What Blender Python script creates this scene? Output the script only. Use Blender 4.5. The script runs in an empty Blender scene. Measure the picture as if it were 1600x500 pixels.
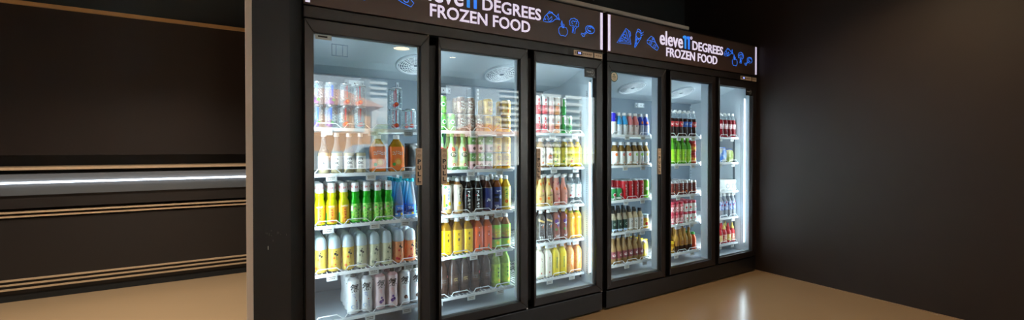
import bpy, bmesh, math, random
import numpy as np
from mathutils import Vector, Matrix
random.seed(7)
PI = math.pi
scene = bpy.context.scene
COL = scene.collection

# ------------------------------------------------------------------ camera solve (1600x500 frame)
F_PX, YAW, PITCH, ROLL, CY = 656.101, 1.0322, .0081, -.0011, 239.3812
CAM = np.array([-.174, -2.2, 1.1394])
_fw = np.array([math.cos(YAW)*math.cos(PITCH), math.sin(YAW)*math.cos(PITCH), -math.sin(PITCH)])
_r = np.array([math.sin(YAW), -math.cos(YAW), 0.]); _u = np.cross(_r, _fw)
_r2 = _r*math.cos(ROLL)+_u*math.sin(ROLL); _u2 = -_r*math.sin(ROLL)+_u*math.cos(ROLL)
def x_at(px, Y):                       # world X of a point measured in the photo, at depth plane Y
    d = _fw+_r2*(px-800)/F_PX
    return float(CAM[0]+d[0]*(Y-CAM[1])/d[1])
def refl(px, py, Y):                   # where a thing reflected in the door glass stands, at depth Y
    d = _fw+_r2*(px-800)/F_PX-_u2*(py-CY)/F_PX
    t = (2.23-Y)/d[1]
    return (float(CAM[0]+d[0]*t), Y, float(CAM[2]+d[2]*t))

# ------------------------------------------------------------------ materials
def lin(h):
    if isinstance(h, str):
        c = [int(h[i:i+2], 16)/255 for i in (0, 2, 4)]
    else: c = [v/255 for v in h]
    return tuple((v/12.92 if v <= .04045 else ((v+.055)/1.055)**2.4) for v in c)+(1,)
_mc = {}
def mat(name, col='808080', rough=.5, metal=0., kind='plain', col2=None, scale=40., amt=.5, emit=0., bump=0., spec=.5):
    if name in _mc: return _mc[name]
    m = bpy.data.materials.new(name); m.use_nodes = True
    nt = m.node_tree; N = nt.nodes; L = nt.links
    b = N['Principled BSDF']; out = N['Material Output']
    c = lin(col)
    b.inputs['Base Color'].default_value = c
    b.inputs['Roughness'].default_value = rough
    b.inputs['Metallic'].default_value = metal
    b.inputs['Specular IOR Level'].default_value = spec
    tc = N.new('ShaderNodeTexCoord')
    nz = N.new('ShaderNodeTexNoise'); nz.inputs['Scale'].default_value = scale; nz.inputs['Detail'].default_value = 3
    L.new(tc.outputs['Object'], nz.inputs['Vector'])
    if col2 is not None:
        rp = N.new('ShaderNodeValToRGB')
        lo = max(0., .5-amt*.5); hi = min(1., .5+amt*.5)
        rp.color_ramp.elements[0].position = lo; rp.color_ramp.elements[1].position = hi
        rp.color_ramp.elements[0].color = c; rp.color_ramp.elements[1].color = lin(col2)
        L.new(nz.outputs['Fac'], rp.inputs['Fac']); L.new(rp.outputs['Color'], b.inputs['Base Color'])
    else:                                # slight natural variation of the surface finish
        mr = N.new('ShaderNodeMapRange'); mr.inputs[3].default_value = max(0, rough-.03); mr.inputs[4].default_value = min(1, rough+.03)
        L.new(nz.outputs['Fac'], mr.inputs[0]); L.new(mr.outputs[0], b.inputs['Roughness'])
    if bump:
        bp = N.new('ShaderNodeBump'); bp.inputs['Strength'].default_value = bump; bp.inputs['Distance'].default_value = .002
        L.new(nz.outputs['Fac'], bp.inputs['Height']); L.new(bp.outputs[0], b.inputs['Normal'])
    if emit:
        b.inputs['Emission Color'].default_value = c; b.inputs['Emission Strength'].default_value = emit
    if kind == 'liquid':
        tr = N.new('ShaderNodeBsdfTranslucent'); mx = N.new('ShaderNodeMixShader'); mx.inputs[0].default_value = .3
        if col2 is not None: L.new(rp.outputs['Color'], tr.inputs['Color'])
        else: tr.inputs['Color'].default_value = c
        L.new(b.outputs[0], mx.inputs[1]); L.new(tr.outputs[0], mx.inputs[2]); L.new(mx.outputs[0], out.inputs[0])
    if kind in ('clear', 'pane'):
        tr = N.new('ShaderNodeBsdfTransparent'); tr.inputs['Color'].default_value = c
        mx = N.new('ShaderNodeMixShader'); fr = N.new('ShaderNodeFresnel'); fr.inputs['IOR'].default_value = 1.5
        geo = N.new('ShaderNodeNewGeometry')
        ml = N.new('ShaderNodeMath'); ml.operation = 'MULTIPLY_ADD'
        L.new(fr.outputs[0], ml.inputs[0]); ml.inputs[1].default_value = 2.2 if kind == 'pane' else 1.
        ml.inputs[2].default_value = .0 if kind == 'pane' else .1*amt*2
        inv = N.new('ShaderNodeMath'); inv.operation = 'SUBTRACT'; inv.inputs[0].default_value = 1.
        L.new(geo.outputs['Backfacing'], inv.inputs[1])
        m2 = N.new('ShaderNodeMath'); m2.operation = 'MULTIPLY'; L.new(ml.outputs[0], m2.inputs[0]); L.new(inv.outputs[0], m2.inputs[1])
        L.new(m2.outputs[0], mx.inputs[0]); L.new(tr.outputs[0], mx.inputs[1])
        if kind == 'pane':
            gl = N.new('ShaderNodeBsdfGlossy'); gl.inputs['Roughness'].default_value = .0
            L.new(gl.outputs[0], mx.inputs[2])
            tr.inputs['Color'].default_value = c
        else:
            b.inputs['Base Color'].default_value = lin('f4f8fa'); L.new(b.outputs[0], mx.inputs[2])
        L.new(mx.outputs[0], out.inputs[0])
    _mc[name] = m
    return m

BLACK = mat('black_powder_coat', '0f0c0b', .38, scale=300, bump=.1)
BROWNBLK = mat('header_dark_brown', '1b1512', .34, scale=300, bump=.05, spec=.45)
SIGNBG = mat('sign_panel_brown', '453229', .32, scale=3, spec=.7)
GAPBLK = mat('rubber_black', '060606', .7)
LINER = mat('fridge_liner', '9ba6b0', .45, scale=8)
LINERB = mat('fridge_liner_shaded', '6f7c88', .5, scale=8)  # back of the same liner, with shade put into the darker colour
LINERC = mat('fridge_ceiling_panel', 'b4bfc6', .45, scale=8)  # top of the same liner, with lamplight put into the paler colour
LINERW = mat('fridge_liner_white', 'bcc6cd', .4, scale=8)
WIRE = mat('white_coated_wire', 'eef2f4', .35)
GLASS = mat('door_glass', 'f2f8f8', kind='pane')
STEEL = mat('brushed_steel', 'a8acb0', .35, .9)
CHROME = mat('small_chrome', 'd8d8d8', .2, 1.)
TAG = mat('tag_paper', 'dcdcd8', .6)
TAGP = mat('tag_plastic', 'd3dde2', .3)
INK = mat('black_ink', '0c0c0e', .5)
GREYINK = mat('grey_ink', '6a6a6c', .5)
WHITE = mat('white_plastic', 'eceeee', .4)
TANPL = mat('tan_plastic', 'cdb69c', .5, col2='c0a88c', scale=60)
LED = mat('led_tube_glow', 'e6f2ff', emit=6.)
SIGNW = mat('sign_white_glow', 'd9cfe8', emit=.85)
SIGNB = mat('sign_blue_glow', '2f78ee', emit=.9)
SIGNB2 = mat('sign_blue_glow_deep', '2a80d8', emit=.85)

# ------------------------------------------------------------------ mesh builder
class MB:
    def __init__(s): s.v = []; s.f = []; s.m = []; s.mats = []; s.sm = []
    def mi(s, m):
        if m not in s.mats: s.mats.append(m)
        return s.mats.index(m)
    def add(s, vs, fs, m, smooth=False):
        o = len(s.v); k = s.mi(m)
        s.v += [tuple(v) for v in vs]
        for f in fs: s.f.append(tuple(i+o for i in f)); s.m.append(k); s.sm.append(smooth)
        return s
    def box(s, x0, x1, y0, y1, z0, z1, m):
        v = [(x, y, z) for z in (z0, z1) for y in (y0, y1) for x in (x0, x1)]
        return s.add(v, [(0, 2, 3, 1), (4, 5, 7, 6), (0, 1, 5, 4), (2, 6, 7, 3), (0, 4, 6, 2), (1, 3, 7, 5)], m)
    def prism_x(s, prof, x0, x1, m):       # prof: list of (y,z) extruded along x
        n = len(prof)
        v = [(x0, y, z) for y, z in prof]+[(x1, y, z) for y, z in prof]
        fs = [(i, (i+1) % n, n+(i+1) % n, n+i) for i in range(n)]+[tuple(range(n))[::-1], tuple(range(n, 2*n))]
        return s.add(v, fs, m)
    def prism_y(s, prof, y0, y1, m):       # prof: list of (x,z)
        n = len(prof)
        v = [(x, y0, z) for x, z in prof]+[(x, y1, z) for x, z in prof]
        fs = [(i, (i+1) % n, n+(i+1) % n, n+i) for i in range(n)]+[tuple(range(n))[::-1], tuple(range(n, 2*n))]
        return s.add(v, fs, m)
    def lathe(s, prof, mats, n=18, sq=None, sx=1., sy=1., cx=0, cy=0):
        # prof: [(z,r)]; mats: one material or a function of segment mid z
        rings = []
        for z, r in prof:
            ring = []
            for k in range(n):
                a = 2*PI*(k+.5)/n
                q = 1.
                if sq: q = 1/((abs(math.cos(a))**sq+abs(math.sin(a))**sq)**(1/sq))
                ring.append((cx+r*q*math.cos(a)*sx, cy+r*q*math.sin(a)*sy, z))
            rings.append(ring)
        base = len(s.v)
        for ring in rings: s.v += ring
        for i in range(len(prof)-1):
            m = mats((prof[i][0]+prof[i+1][0])/2) if callable(mats) else mats
            k_ = s.mi(m)
            for k in range(n):
                a = base+i*n+k; b = base+i*n+(k+1) % n
                s.f.append((a, b, b+n, a+n)); s.m.append(k_); s.sm.append(True)
        return s
    def tube(s, pts, r, m, n=6, closed=False):
        pts = [Vector(p) for p in pts]; N = len(pts); base = len(s.v); k_ = s.mi(m)
        for i, p in enumerate(pts):
            a = pts[i-1] if (i > 0 or closed) else pts[i]
            b = pts[(i+1) % N] if (i < N-1 or closed) else pts[i]
            t = (b-a).normalized() if (b-a).length > 1e-9 else Vector((0, 0, 1))
            up = Vector((0, 0, 1)) if abs(t.z) < .9 else Vector((0, 1, 0))
            u = t.cross(up).normalized(); w = u.cross(t)
            for k in range(n):
                an = 2*PI*k/n
                s.v.append(tuple(p+(u*math.cos(an)+w*math.sin(an))*r))
        for i in range(N if closed else N-1):
            for k in range(n):
                a = base+i*n+k; b = base+i*n+(k+1) % n
                c = base+((i+1) % N)*n+(k+1) % n; d = base+((i+1) % N)*n+k
                s.f.append((a, d, c, b)); s.m.append(k_); s.sm.append(True)
        if not closed:
            s.f.append(tuple(base+k for k in range(n))); s.m.append(k_); s.sm.append(False)
            s.f.append(tuple(base+(N-1)*n+k for k in range(n))[::-1]); s.m.append(k_); s.sm.append(False)
        return s
    def merge(s, o, off=(0, 0, 0)):
        b = len(s.v); s.v += [(v[0]+off[0], v[1]+off[1], v[2]+off[2]) for v in o.v]
        for f, k, sm in zip(o.f, o.m, o.sm):
            s.f.append(tuple(i+b for i in f)); s.m.append(s.mi(o.mats[k])); s.sm.append(sm)
        return s
    def mesh(s, name):
        me = bpy.data.meshes.new(name); me.from_pydata(s.v, [], s.f)
        for m in s.mats: me.materials.append(m)
        me.polygons.foreach_set('material_index', s.m)
        me.polygons.foreach_set('use_smooth', s.sm)
        me.update()
        return me
    def obj(s, name, parent=None, loc=(0, 0, 0), bevel=0.):
        o = bpy.data.objects.new(name, s.mesh(name)); COL.objects.link(o)
        o.location = loc
        if parent is not None: o.parent = parent
        if bevel:
            b = o.modifiers.new('bevel', 'BEVEL'); b.width = bevel; b.segments = 2; b.limit_method = 'ANGLE'
        return o

def tag(o, label=None, cat=None, group=None, kind=None):
    if label: o['label'] = label
    if cat: o['category'] = cat
    if group: o['group'] = group
    if kind: o['kind'] = kind
    return o
def thing(name, label, cat, loc=(0, 0, 0), group=None, rz=0.):
    o = bpy.data.objects.new(name, None); COL.objects.link(o); o.empty_display_size = .05
    o.location = loc; o.rotation_euler = (0, 0, rz)
    return tag(o, label, cat, group)

# ------------------------------------------------------------------ lettering
_tc = {}
def text_geo(txt, bold=0.):
    key = (txt, bold)
    if key in _tc: return _tc[key]
    cu = bpy.data.curves.new('t', 'FONT'); cu.body = txt; cu.offset = bold; cu.resolution_u = 3
    ob = bpy.data.objects.new('t', cu); COL.objects.link(ob)
    bpy.context.view_layer.update()
    dg = bpy.context.evaluated_depsgraph_get()
    me = bpy.data.meshes.new_from_object(ob.evaluated_get(dg))
    vs = [tuple(v.co[:2]) for v in me.vertices]; fs = [tuple(p.vertices) for p in me.polygons]
    bpy.data.objects.remove(ob); bpy.data.curves.remove(cu); bpy.data.meshes.remove(me)
    xs = [v[0] for v in vs]; ys = [v[1] for v in vs]
    x0, x1, y0, y1 = min(xs), max(xs), min(ys), max(ys)
    _tc[key] = ([((x-x0)/(x1-x0), (y-y0)/(y1-y0)) for x, y in vs], fs, (x1-x0)/(y1-y0))
    return _tc[key]
def flat_text(mb, txt, x0, x1, z0, z1, y, m, bold=0., th=.0):
    vs, fs, _ = text_geo(txt, bold)
    P = [(x0+u*(x1-x0), y, z0+v*(z1-z0)) for u, v in vs]
    mb.add(P, fs, m)
    # thin edge so that the letters have real thickness
    if th:
        ed = {}
        for f in fs:
            for i in range(len(f)):
                e = (f[i], f[(i+1) % len(f)]); k = tuple(sorted(e)); ed.setdefault(k, []).append(e)
        o = len(mb.v); n = len(P); mb.v += P+[(x, y+th, z) for x, _, z in P]; k_ = mb.mi(m)
        for k, l in ed.items():
            if len(l) == 1:
                a, b = l[0]; mb.f.append((o+a, o+a+n, o+b+n, o+b)); mb.m.append(k_); mb.sm.append(False)

def wrap(mb, pts, faces, m, R, off, step=.005):
    """flat (u,z) decal wrapped on a body of radius R(z); u=0 faces -y"""
    bm = bmesh.new()
    vs = [bm.verts.new((u, z, 0)) for u, z in pts]
    for f in faces:
        try: bm.faces.new([vs[i] for i in f])
        except ValueError: pass
    us = [p[0] for p in pts]
    k = math.ceil(min(us)/step)
    while k*step < max(us):
        g = bm.verts[:]+bm.edges[:]+bm.faces[:]
        bmesh.ops.bisect_plane(bm, geom=g, plane_co=(k*step, 0, 0), plane_no=(1, 0, 0)); k += 1
    bm.verts.index_update()
    P = []
    for v in bm.verts:
        u, z = v.co.x, v.co.y
        r = R(z)+off; a = -PI/2+u/R(None)
        P.append((r*math.cos(a), r*math.sin(a), z))
    fs = []
    for f in bm.faces:
        idx = [v.index for v in f.verts]
        fs.append(idx if f.normal.z > 0 else idx[::-1])
    mb.add(P, fs, m, True)
    bm.free()

def decal(mb, d, R, off=.0012):
    t = d[0]
    if t == 't':
        _, s, u, z, size, m = d[:6]; bold = d[6] if len(d) > 6 else .02; rot = d[7] if len(d) > 7 else 0
        vs, fs, asp = text_geo(s, bold)
        c, q = math.cos(rot), math.sin(rot)
        P = []
        for a, b in vs:
            x = (a-.5)*size*asp; y = (b-.5)*size
            P.append((u+x*c-y*q, z+x*q+y*c))
        wrap(mb, P, fs, m, R, off)
    elif t == 'c':
        _, u, z, r, m = d[:5]; e = d[5] if len(d) > 5 else 1.; n = 14
        P = [(u, z)]+[(u+r*math.cos(2*PI*i/n), z+r*e*math.sin(2*PI*i/n)) for i in range(n)]
        wrap(mb, P, [(0, 1+i, 1+(i+1) % n) for i in range(n)], m, R, off*(d[6] if len(d) > 6 else .7))
    elif t == 'r':
        _, u, z, w, h, m = d[:6]; rot = d[6] if len(d) > 6 else 0
        c, q = math.cos(rot), math.sin(rot)
        P = [(u+x*c-y*q, z+x*q+y*c) for x, y in ((-w/2, -h/2), (w/2, -h/2), (w/2, h/2), (-w/2, h/2))]
        wrap(mb, P, [(0, 1, 2, 3)], m, R, off*(d[7] if len(d) > 7 else .7))
    elif t == 'p':
        _, P, m = d[:3]; wrap(mb, P, [tuple(range(len(P)))], m, R, off*.7)
    elif t == 's':         # small unreadable print: rows of short strokes
        _, u, z, w, h, m, nx, nz, seed = d
        rr = random.Random(seed)
        for i in range(nx):
            for j in range(nz):
                cu = u-w/2+(i+.5)*w/nx; cz = z-h/2+(j+.5)*h/nz
                a, b = w/nx, h/nz
                for _ in range(3):
                    if rr.random() < .5: q = (cu+rr.uniform(-.15, .15)*a, cz+rr.uniform(-.35, .35)*b, a*rr.uniform(.5, .85), b*.16)
                    else: q = (cu+rr.uniform(-.3, .3)*a, cz+rr.uniform(-.1, .1)*b, a*.18, b*rr.uniform(.5, .85))
                    decal(mb, ('r', q[0], q[1], q[2], q[3], m, rr.uniform(-.15, .15), 1.), R, off)

# ------------------------------------------------------------------ drinks
def col(name, c, **k): return mat(name, c, **k)
SILVER = mat('can_silver', 'c8ccd0', .28, .85)
CAPW = mat('cap_white', 'e6e8e8', .45); CAPK = mat('cap_black', '151515', .4); CAPG = mat('cap_lime', '6fc22a', .4)
CAPT = mat('cap_teal', '16a3b4', .4); CAPGD = mat('cap_dark_green', '1f8a36', .4); CAPR = mat('cap_red', 'b81c22', .4); CAPS = mat('cap_silver', 'b9bcc0', .3, .7)
CLEAR = mat('clear_plastic', 'f4f9fb', .08, kind='clear', amt=.5)
CLEARG = mat('clear_glass_green', '6fc46a', .06, kind='clear', amt=.5)
CLEARBL = mat('clear_glass_blue', '86d0ea', .06, kind='clear', amt=.8)
FROST = mat('frosted_cap', 'c3d6e0', .3, kind='liquid')
def liq(n, c, c2=None, **k): return mat('liquid_'+n, c, .18, kind='liquid', col2=c2, **k)
def prt(n, c, c2=None, s=60, a=.25, r=.32): return mat('print_'+n, c, r, col2=c2, scale=s, amt=a)
Wp = prt('white', 'e9ebe8'); OR = prt('orange', 'e8701c'); RD = prt('red', 'c4202a'); GN = prt('green', '2f9a3a'); YL = prt('yellow', 'f0cf1c')
PU = prt('purple', '55277c'); BLU = prt('blue', '2a5fc0'); LB = prt('light_blue', '9db9dc'); BR = prt('brown', '54332a'); GD = prt('gold', 'cfae6a')
DKG = prt('dark_green', '12452c'); LG = prt('lime', '8cc832'); PK = prt('pink', 'e78f8c'); DB = prt('navy', '252c68'); BK = prt('black', '101013')

def ext(prof, h, r): return [(z*h, q*r) for z, q in prof]
SH = {
 'pet': ([(0, .3), (0, .85), (.015, .96), (.04, 1), (.3, .99), (.6, 1), (.68, .97), (.75, .84), (.82, .6), (.87, .42), (.905, .39)], (.905, 1., .44)),
 'sqpet': ([(0, .3), (0, .85), (.02, .97), (.05, 1), (.66, 1), (.72, .95), (.8, .7), (.87, .43), (.905, .4)], (.905, 1., .45)),
 'waist': ([(0, .3), (0, .85), (.02, .98), (.06, 1), (.2, .99), (.36, .87), (.46, .84), (.56, .9), (.68, 1), (.74, .97), (.8, .82), (.86, .52), (.9, .4), (.915, .38)], (.915, 1., .42)),
 'cola': ([(0, .3), (0, .8), (.03, .95), (.1, 1), (.22, .95), (.32, .86), (.42, .92), (.52, 1), (.6, 1), (.7, .85), (.8, .58), (.88, .4), (.91, .38)], (.91, 1., .42)),
 'beer': ([(0, .3), (0, .9), (.02, 1), (.5, 1), (.56, .95), (.62, .75), (.7, .5), (.8, .4), (.93, .36), (.95, .38)], (.95, 1., .42)),
 'okay': ([(0, .3), (0, .9), (.02, 1), (.44, 1), (.52, .93), (.6, .68), (.7, .46), (.84, .36), (.91, .36)], (.91, 1., .46)),
 'ramune': ([(0, .3), (0, .9), (.03, 1), (.48, 1), (.55, .93), (.6, .74), (.63, .68), (.67, .78), (.73, .8), (.78, .66)], (.77, 1., .7)),
 'cone': ([(0, .3), (0, .92), (.02, 1), (.3, 1), (.4, .96), (.6, .74), (.8, .5), (.9, .4), (.93, .4)], (.92, 1., .56)),
 'qi': ([(0, .3), (0, .8), (.02, .96), (.06, 1), (.2, .98), (.34, .88), (.44, .86), (.56, .93), (.7, 1), (.8, .98), (.86, .85), (.895, .5), (.92, .4)], (.92, 1., .42)),
 'milk': ([(0, .3), (0, .9), (.02, 1), (.58, 1), (.66, .92), (.76, .66), (.84, .5), (.87, .48)], (.87, 1., .56)),
}
def make_kind(k):
    """mesh data for one drink: list of (part name, mesh)"""
    h, r = k['h'], k['r']; sh = k['shape']; parts = []
    n = k.get('n', 18)
    lab = k.get('label'); decs = k.get('dec', [])
    sq = None
    if sh in SH:
        prof, cap = SH[sh]
        if sh == 'sqpet': sq = 5.
        P = ext(prof, h, r*(.93 if sq else 1.))
        body = MB(); bands = k.get('bands')
        if bands:
            # insert ring at band edges
            for zf in [b[0] for b in bands[1:]]:
                z = zf*h
                for i in range(len(P)-1):
                    if P[i][0] < z < P[i+1][0]:
                        t = (z-P[i][0])/(P[i+1][0]-P[i][0]); P.insert(i+1, (z, P[i][1]+t*(P[i+1][1]-P[i][1]))); break
            def mf(z):
                m = bands[0][1]
                for zf, mm in bands:
                    if z >= zf*h: m = mm
                return m
            body.lathe(P, mf, n, sq)
        else: body.lathe(P, k['body'], n, sq)
        parts.append(('body', body))
        if k.get('cap'):
            c = MB(); z0, z1, q = cap[0]*h, cap[1]*h, cap[2]*r
            if sh == 'ramune':
                c.lathe([(z0, q*1.0), (z0+.012, q*1.04), (z1-.012, q*.98), (z1-.004, q*.96), (z1, q*.8), (z1, 0)], k['cap'], n)
                def Rc(z): return q*1.04 if z is None else q*1.03
                for i in range(5):
                    decal(c, ('s', (i-2)*q*1.2, (z0+z1)/2, q*.8, (z1-z0)*.35, RD, 2, 1, i), Rc, .0012)
            else:
                rim = 1.0
                c.lathe([(z0-.002, q*.9), (z0, q*1.08), (z0+.25*(z1-z0), q*1.08), (z0+.28*(z1-z0), q), (z1-.002, q), (z1, q*.9), (z1, 0)], k['cap'], 14)
            parts.append(('cap', c))
        def R(z):
            if z is None: return r
            zz = z
            for i in range(len(P)-1):
                if P[i][0] <= zz <= P[i+1][0] and P[i+1][0] > P[i][0]:
                    t = (zz-P[i][0])/(P[i+1][0]-P[i][0]); return P[i][1]+t*(P[i+1][1]-P[i][1])
            return r
        if lab:
            L = MB(); zs = sorted({lab[0]*h, lab[1]*h, *[p[0] for p in P if lab[0]*h < p[0] < lab[1]*h], *[b[0]*h for b in lab[2] if lab[0] < b[0] < lab[1]]})
            def lf(z):
                m = lab[2][0][1]
                for zf, mm in lab[2]:
                    if z >= zf*h: m = mm
                return m
            L.lathe([(z, R(z)+.0008) for z in zs], lf, n, sq)
            if sq:
                def R2(z): return r if z is None else R(z)
                for d in decs: decal(L, sd(d, h, r), lambda z: (r*.95 if z is None else R(z)*1.0), .0016)
            else:
                for d in decs: decal(L, sd(d, h, r), R, .0018)
            parts.append(('label', L))
    elif sh in ('can',):
        body = MB()
        P = [(0, .6), (.0, .72), (.03, .9), (.07, 1), (.88, 1), (.95, .86), (.965, .84)]
        bands = k.get('bands', [(0, k.get('body'))])
        P = ext(P, h, r)
        for zf, _ in bands[1:]:
            z = zf*h
            for i in range(len(P)-1):
                if P[i][0] < z < P[i+1][0]: P.insert(i+1, (z, P[i][1]+(z-P[i][0])/(P[i+1][0]-P[i][0])*(P[i+1][1]-P[i][1]))); break
        def mf(z):
            m = bands[0][1]
            for zf, mm in bands:
                if z >= zf*h: m = mm
            return m
        body.lathe(P, mf, n); parts.append(('body', body))
        for d in decs: decal(body, sd(d, h, r), lambda z: r, .0012)
        top = MB().lathe([(.965*h, .84*r), (h, .86*r), (h, .8*r), (.97*h, .76*r), (.97*h, 0)], k.get('top', SILVER), n)
        top.box(-.006, .006, -.5*r, .1*r, .972*h, .985*h, SILVER)
        parts.append(('lid', top))
    elif sh == 'baby':
        P = ext([(0, .3), (0, .85), (.02, .97), (.05, 1), (.3, .96), (.5, .93), (.6, .97), (.64, .95), (.66, .88)], h, r)
        parts.append(('body', MB().lathe(P, k['body'], n)))
        c = MB().lathe([(.64*h, .93*r), (.655*h, .97*r), (.7*h, .96*r), (.71*h, .93*r), (.82*h, .9*r), (.9*h, .8*r), (.96*h, .58*r), (.99*h, .28*r), (h, 0)], FROST, n)
        parts.append(('cap', c))
        def R(z):
            if z is None: return r
            return r*(1-.07*min(1, max(0, z/(.5*h))))
        L = MB()
        for d in decs: decal(L, sd(d, h, r), R, .001)
        parts.append(('label', L))
    elif sh == 'jug':
        P = ext([(0, .3), (0, .93), (.015, 1), (.6, 1), (.68, .95), (.8, .6), (.87, .38), (.9, .36)], h, r)
        parts.append(('body', MB().lathe(P, lambda z: k['body'] if z > .66*h else k['body'], n, 4., 1., .72)))
        parts.append(('cap', MB().lathe([(.89*h, .42*r), (.99*h, .42*r), (h, .38*r), (h, 0)], CAPW, 14)))
        L = MB().lathe([(.03*h, r*1.01), (.6*h, r*1.01), (.68*h, r*.96)], OR, n, 4., 1., .72)
        def Rj(z): return r if z is None else r
        y = -r*.735
        for i, (x, z, a) in enumerate(((-.4, .5, .2), (0, .52, .2), (.4, .5, .2))):
            t = MB()
            decal(t, ('s', 0, 0, .022, .02, Wp, 2, 2, i), lambda q: 1000., 0)
            L.add([(x*r*1.2+v[0], y-.0015, z*h+v[2]) for v in [(u*1., 0, w) for u, _, w in t.v]], t.f, Wp)
        for (cx, cz, cr, m, dy) in ((.1, .26, .5, prt('orange_slice', 'f0a53a', 'e8861e', 80, .4), 0), (.1, .26, .3, prt('orange_core', 'f6c566'), .0008), (-.45, .2, .22, GN, .0004)):
            nn = 16; L.add([(cx*r, y-.0012-dy, cz*h)]+[(cx*r+cr*r*math.cos(2*PI*i/nn), y-.0012-dy, cz*h+cr*r*math.sin(2*PI*i/nn)) for i in range(nn)], [(0, 1+i, 1+(i+1) % nn) for i in range(nn)], m)
        parts.append(('label', L))
    elif sh == 'cup':          # clear plastic can with printed sleeve art
        P = ext([(0, .6), (0, .85), (.03, .97), (.08, 1), (.85, 1), (.92, .9), (.95, .86)], h, r)
        parts.append(('body', MB().lathe(P, CLEAR, n)))
        parts.append(('lid', MB().lathe([(.945*h, .86*r), (.95*h, .9*r), (h, .9*r), (h, .8*r), (.96*h, .78*r), (.96*h, 0)], SILVER, n)))
        L = MB()
        for d in decs: decal(L, sd(d, h, r), lambda z: r, .0008)
        parts.append(('label', L))
    elif sh == 'shortjar':
        P = ext([(0, .5), (0, .9), (.04, 1), (.62, 1), (.7, .92), (.78, .8)], h, r)
        parts.append(('body', MB().lathe(P, k['body'], n)))
        parts.append(('lid', MB().lathe([(.76*h, .84*r), (.78*h, .9*r), (.98*h, .9*r), (h, .84*r), (h, 0)], k['cap'], n)))
        L = MB().lathe([(.12*h, r*1.01), (.56*h, r*1.01)], k['lab'], n)
        for d in decs: decal(L, sd(d, h, r), lambda z: r, .0012)
        parts.append(('label', L))
    elif sh == 'squeeze':
        P = ext([(0, .3), (0, .9), (.03, 1), (.3, .95), (.5, 1), (.6, .8), (.66, .5), (.7, .45)], h, r)
        parts.append(('body', MB().lathe(P, k['body'], n, None, 1, .8)))
        parts.append(('cap', MB().lathe([(.69*h, .55*r), (.76*h, .55*r), (.82*h, .3*r), (.97*h, .16*r), (h, 0)], k['cap'], 12)))
        L = MB().lathe([(.1*h, r*1.02), (.3*h, r*.97), (.42*h, r*.99)], k['lab'], n, None, 1, .8)
        parts.append(('label', L))
    elif sh == 'bag':
        b = MB(); nx, nz = 9, 9; w = r
        for sgn in (-1, 1):
            vs = []; 
            for j in range(nz):
                for i in range(nx):
                    u = i/(nx-1)*2-1; v = j/(nz-1)*2-1
                    t = max(0, (1-u**4)*(1-v**4))**.6*r*.5+.0015
                    wr = .004*math.sin(9*u+5*v)*(1-abs(u))
                    vs.append((u*w*(1-.06*v*v)*1.0, sgn*(t+wr)+.0*v, (v+1)/2*h*(1+.03*math.cos(3*u))))
            fs = [(j*nx+i, j*nx+i+1, (j+1)*nx+i+1, (j+1)*nx+i) for j in range(nz-1) for i in range(nx-1)]
            if sgn > 0: fs = [f[::-1] for f in fs]
            b.add(vs, fs, k['body'], True)
        parts.append(('body', b))
        L = MB(); L.box(-w*.98, w*.98, -.002, .002, h*.985, h*1.06, k['lab']); parts.append(('seal_strip', L))
    elif sh == 'pack':         # shrink wrapped white tub with a swirl logo
        b = MB(); b.box(-r, r, -r*.8, r*.8, 0, h, Wp)
        parts.append(('body', b))
        L = MB()
        pts = [((.12+.13*a)*r*math.cos(a*1.3), -r*.8-.001, h*.5+(.12+.13*a)*r*math.sin(a*1.3)) for a in [i*.25 for i in range(22)]]
        L.tube(pts, .0022, GREYINK, 5); parts.append(('label', L))
    return [(nm, mb.mesh(nm)) for nm, mb in parts]
def sd(d, h, r):
    """decal written in fractions (u of r, z of h, sizes of r) -> metres"""
    t = d[0]
    if t == 't': return (t, d[1], d[2]*r, d[3]*h, d[4]*r)+tuple(d[5:])
    if t == 'c': return (t, d[1]*r, d[2]*h, d[3]*r)+tuple(d[4:])
    if t == 'r': return (t, d[1]*r, d[2]*h, d[3]*r, d[4]*h)+tuple(d[5:])
    if t == 'p': return (t, [(a*r, b*h) for a, b in d[1]], d[2])
    if t == 's': return (t, d[1]*r, d[2]*h, d[3]*r, d[4]*h)+tuple(d[5:])

def fruit(u, z, r, m, leaf=True): return [('c', u, z, r, m)]+([('c', u+r*.7, z+.05, r*.45, GN)] if leaf else [])
BOT = ('bottle', 'drink_bottle'); CAN = ('can', 'drink_can')
K = {}
def kind(key, look, nm, shape, h, r, **k):
    K[key] = dict(look=look, cat=nm[0], name=nm[1], shape=shape, h=h, r=r, **k)
# ---- first door
kind('grapecup', 'clear can with purple grapes', ('can', 'clear_drink_can'), 'cup', .118, .031, dec=[('c', -.3, .14, .26, PU), ('c', .1, .1, .26, PU), ('c', -.1, .25, .24, DB), ('c', .35, .22, .22, GN), ('r', .1, .62, .32, .5, BLU), ('s', -.7, .55, .5, .4, LB, 2, 4, 1), ('s', .9, .55, .5, .5, Wp, 2, 4, 2)])
kind('redcup', 'clear can with red stripe', ('can', 'clear_drink_can'), 'cup', .118, .031, dec=[('c', 0, .18, .4, RD), ('c', 0, .2, .2, OR, 1, 1.1), ('r', -.1, .62, .16, .55, RD), ('s', .6, .5, .4, .5, BK, 2, 4, 3), ('s', -.8, .5, .4, .5, Wp, 2, 4, 4), ('r', .4, .5, .06, .7, BK)])
kind('okaybottle', "clear bottle with white IT'S label", BOT, 'okay', .212, .028, bands=[(0, liq('paletea', 'cfc09a')), (.5, CLEAR)], cap=CAPW, label=(.1, .42, [(0, Wp)]), dec=[('t', "IT'S", 0, .35, .42, INK, .03), ('t', 'OK', 0, .25, .5, INK, .04), ('s', 0, .15, 1., .08, GREYINK, 4, 1, 5), ('r', 1.4, .26, .3, .25, GREYINK)])
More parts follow.
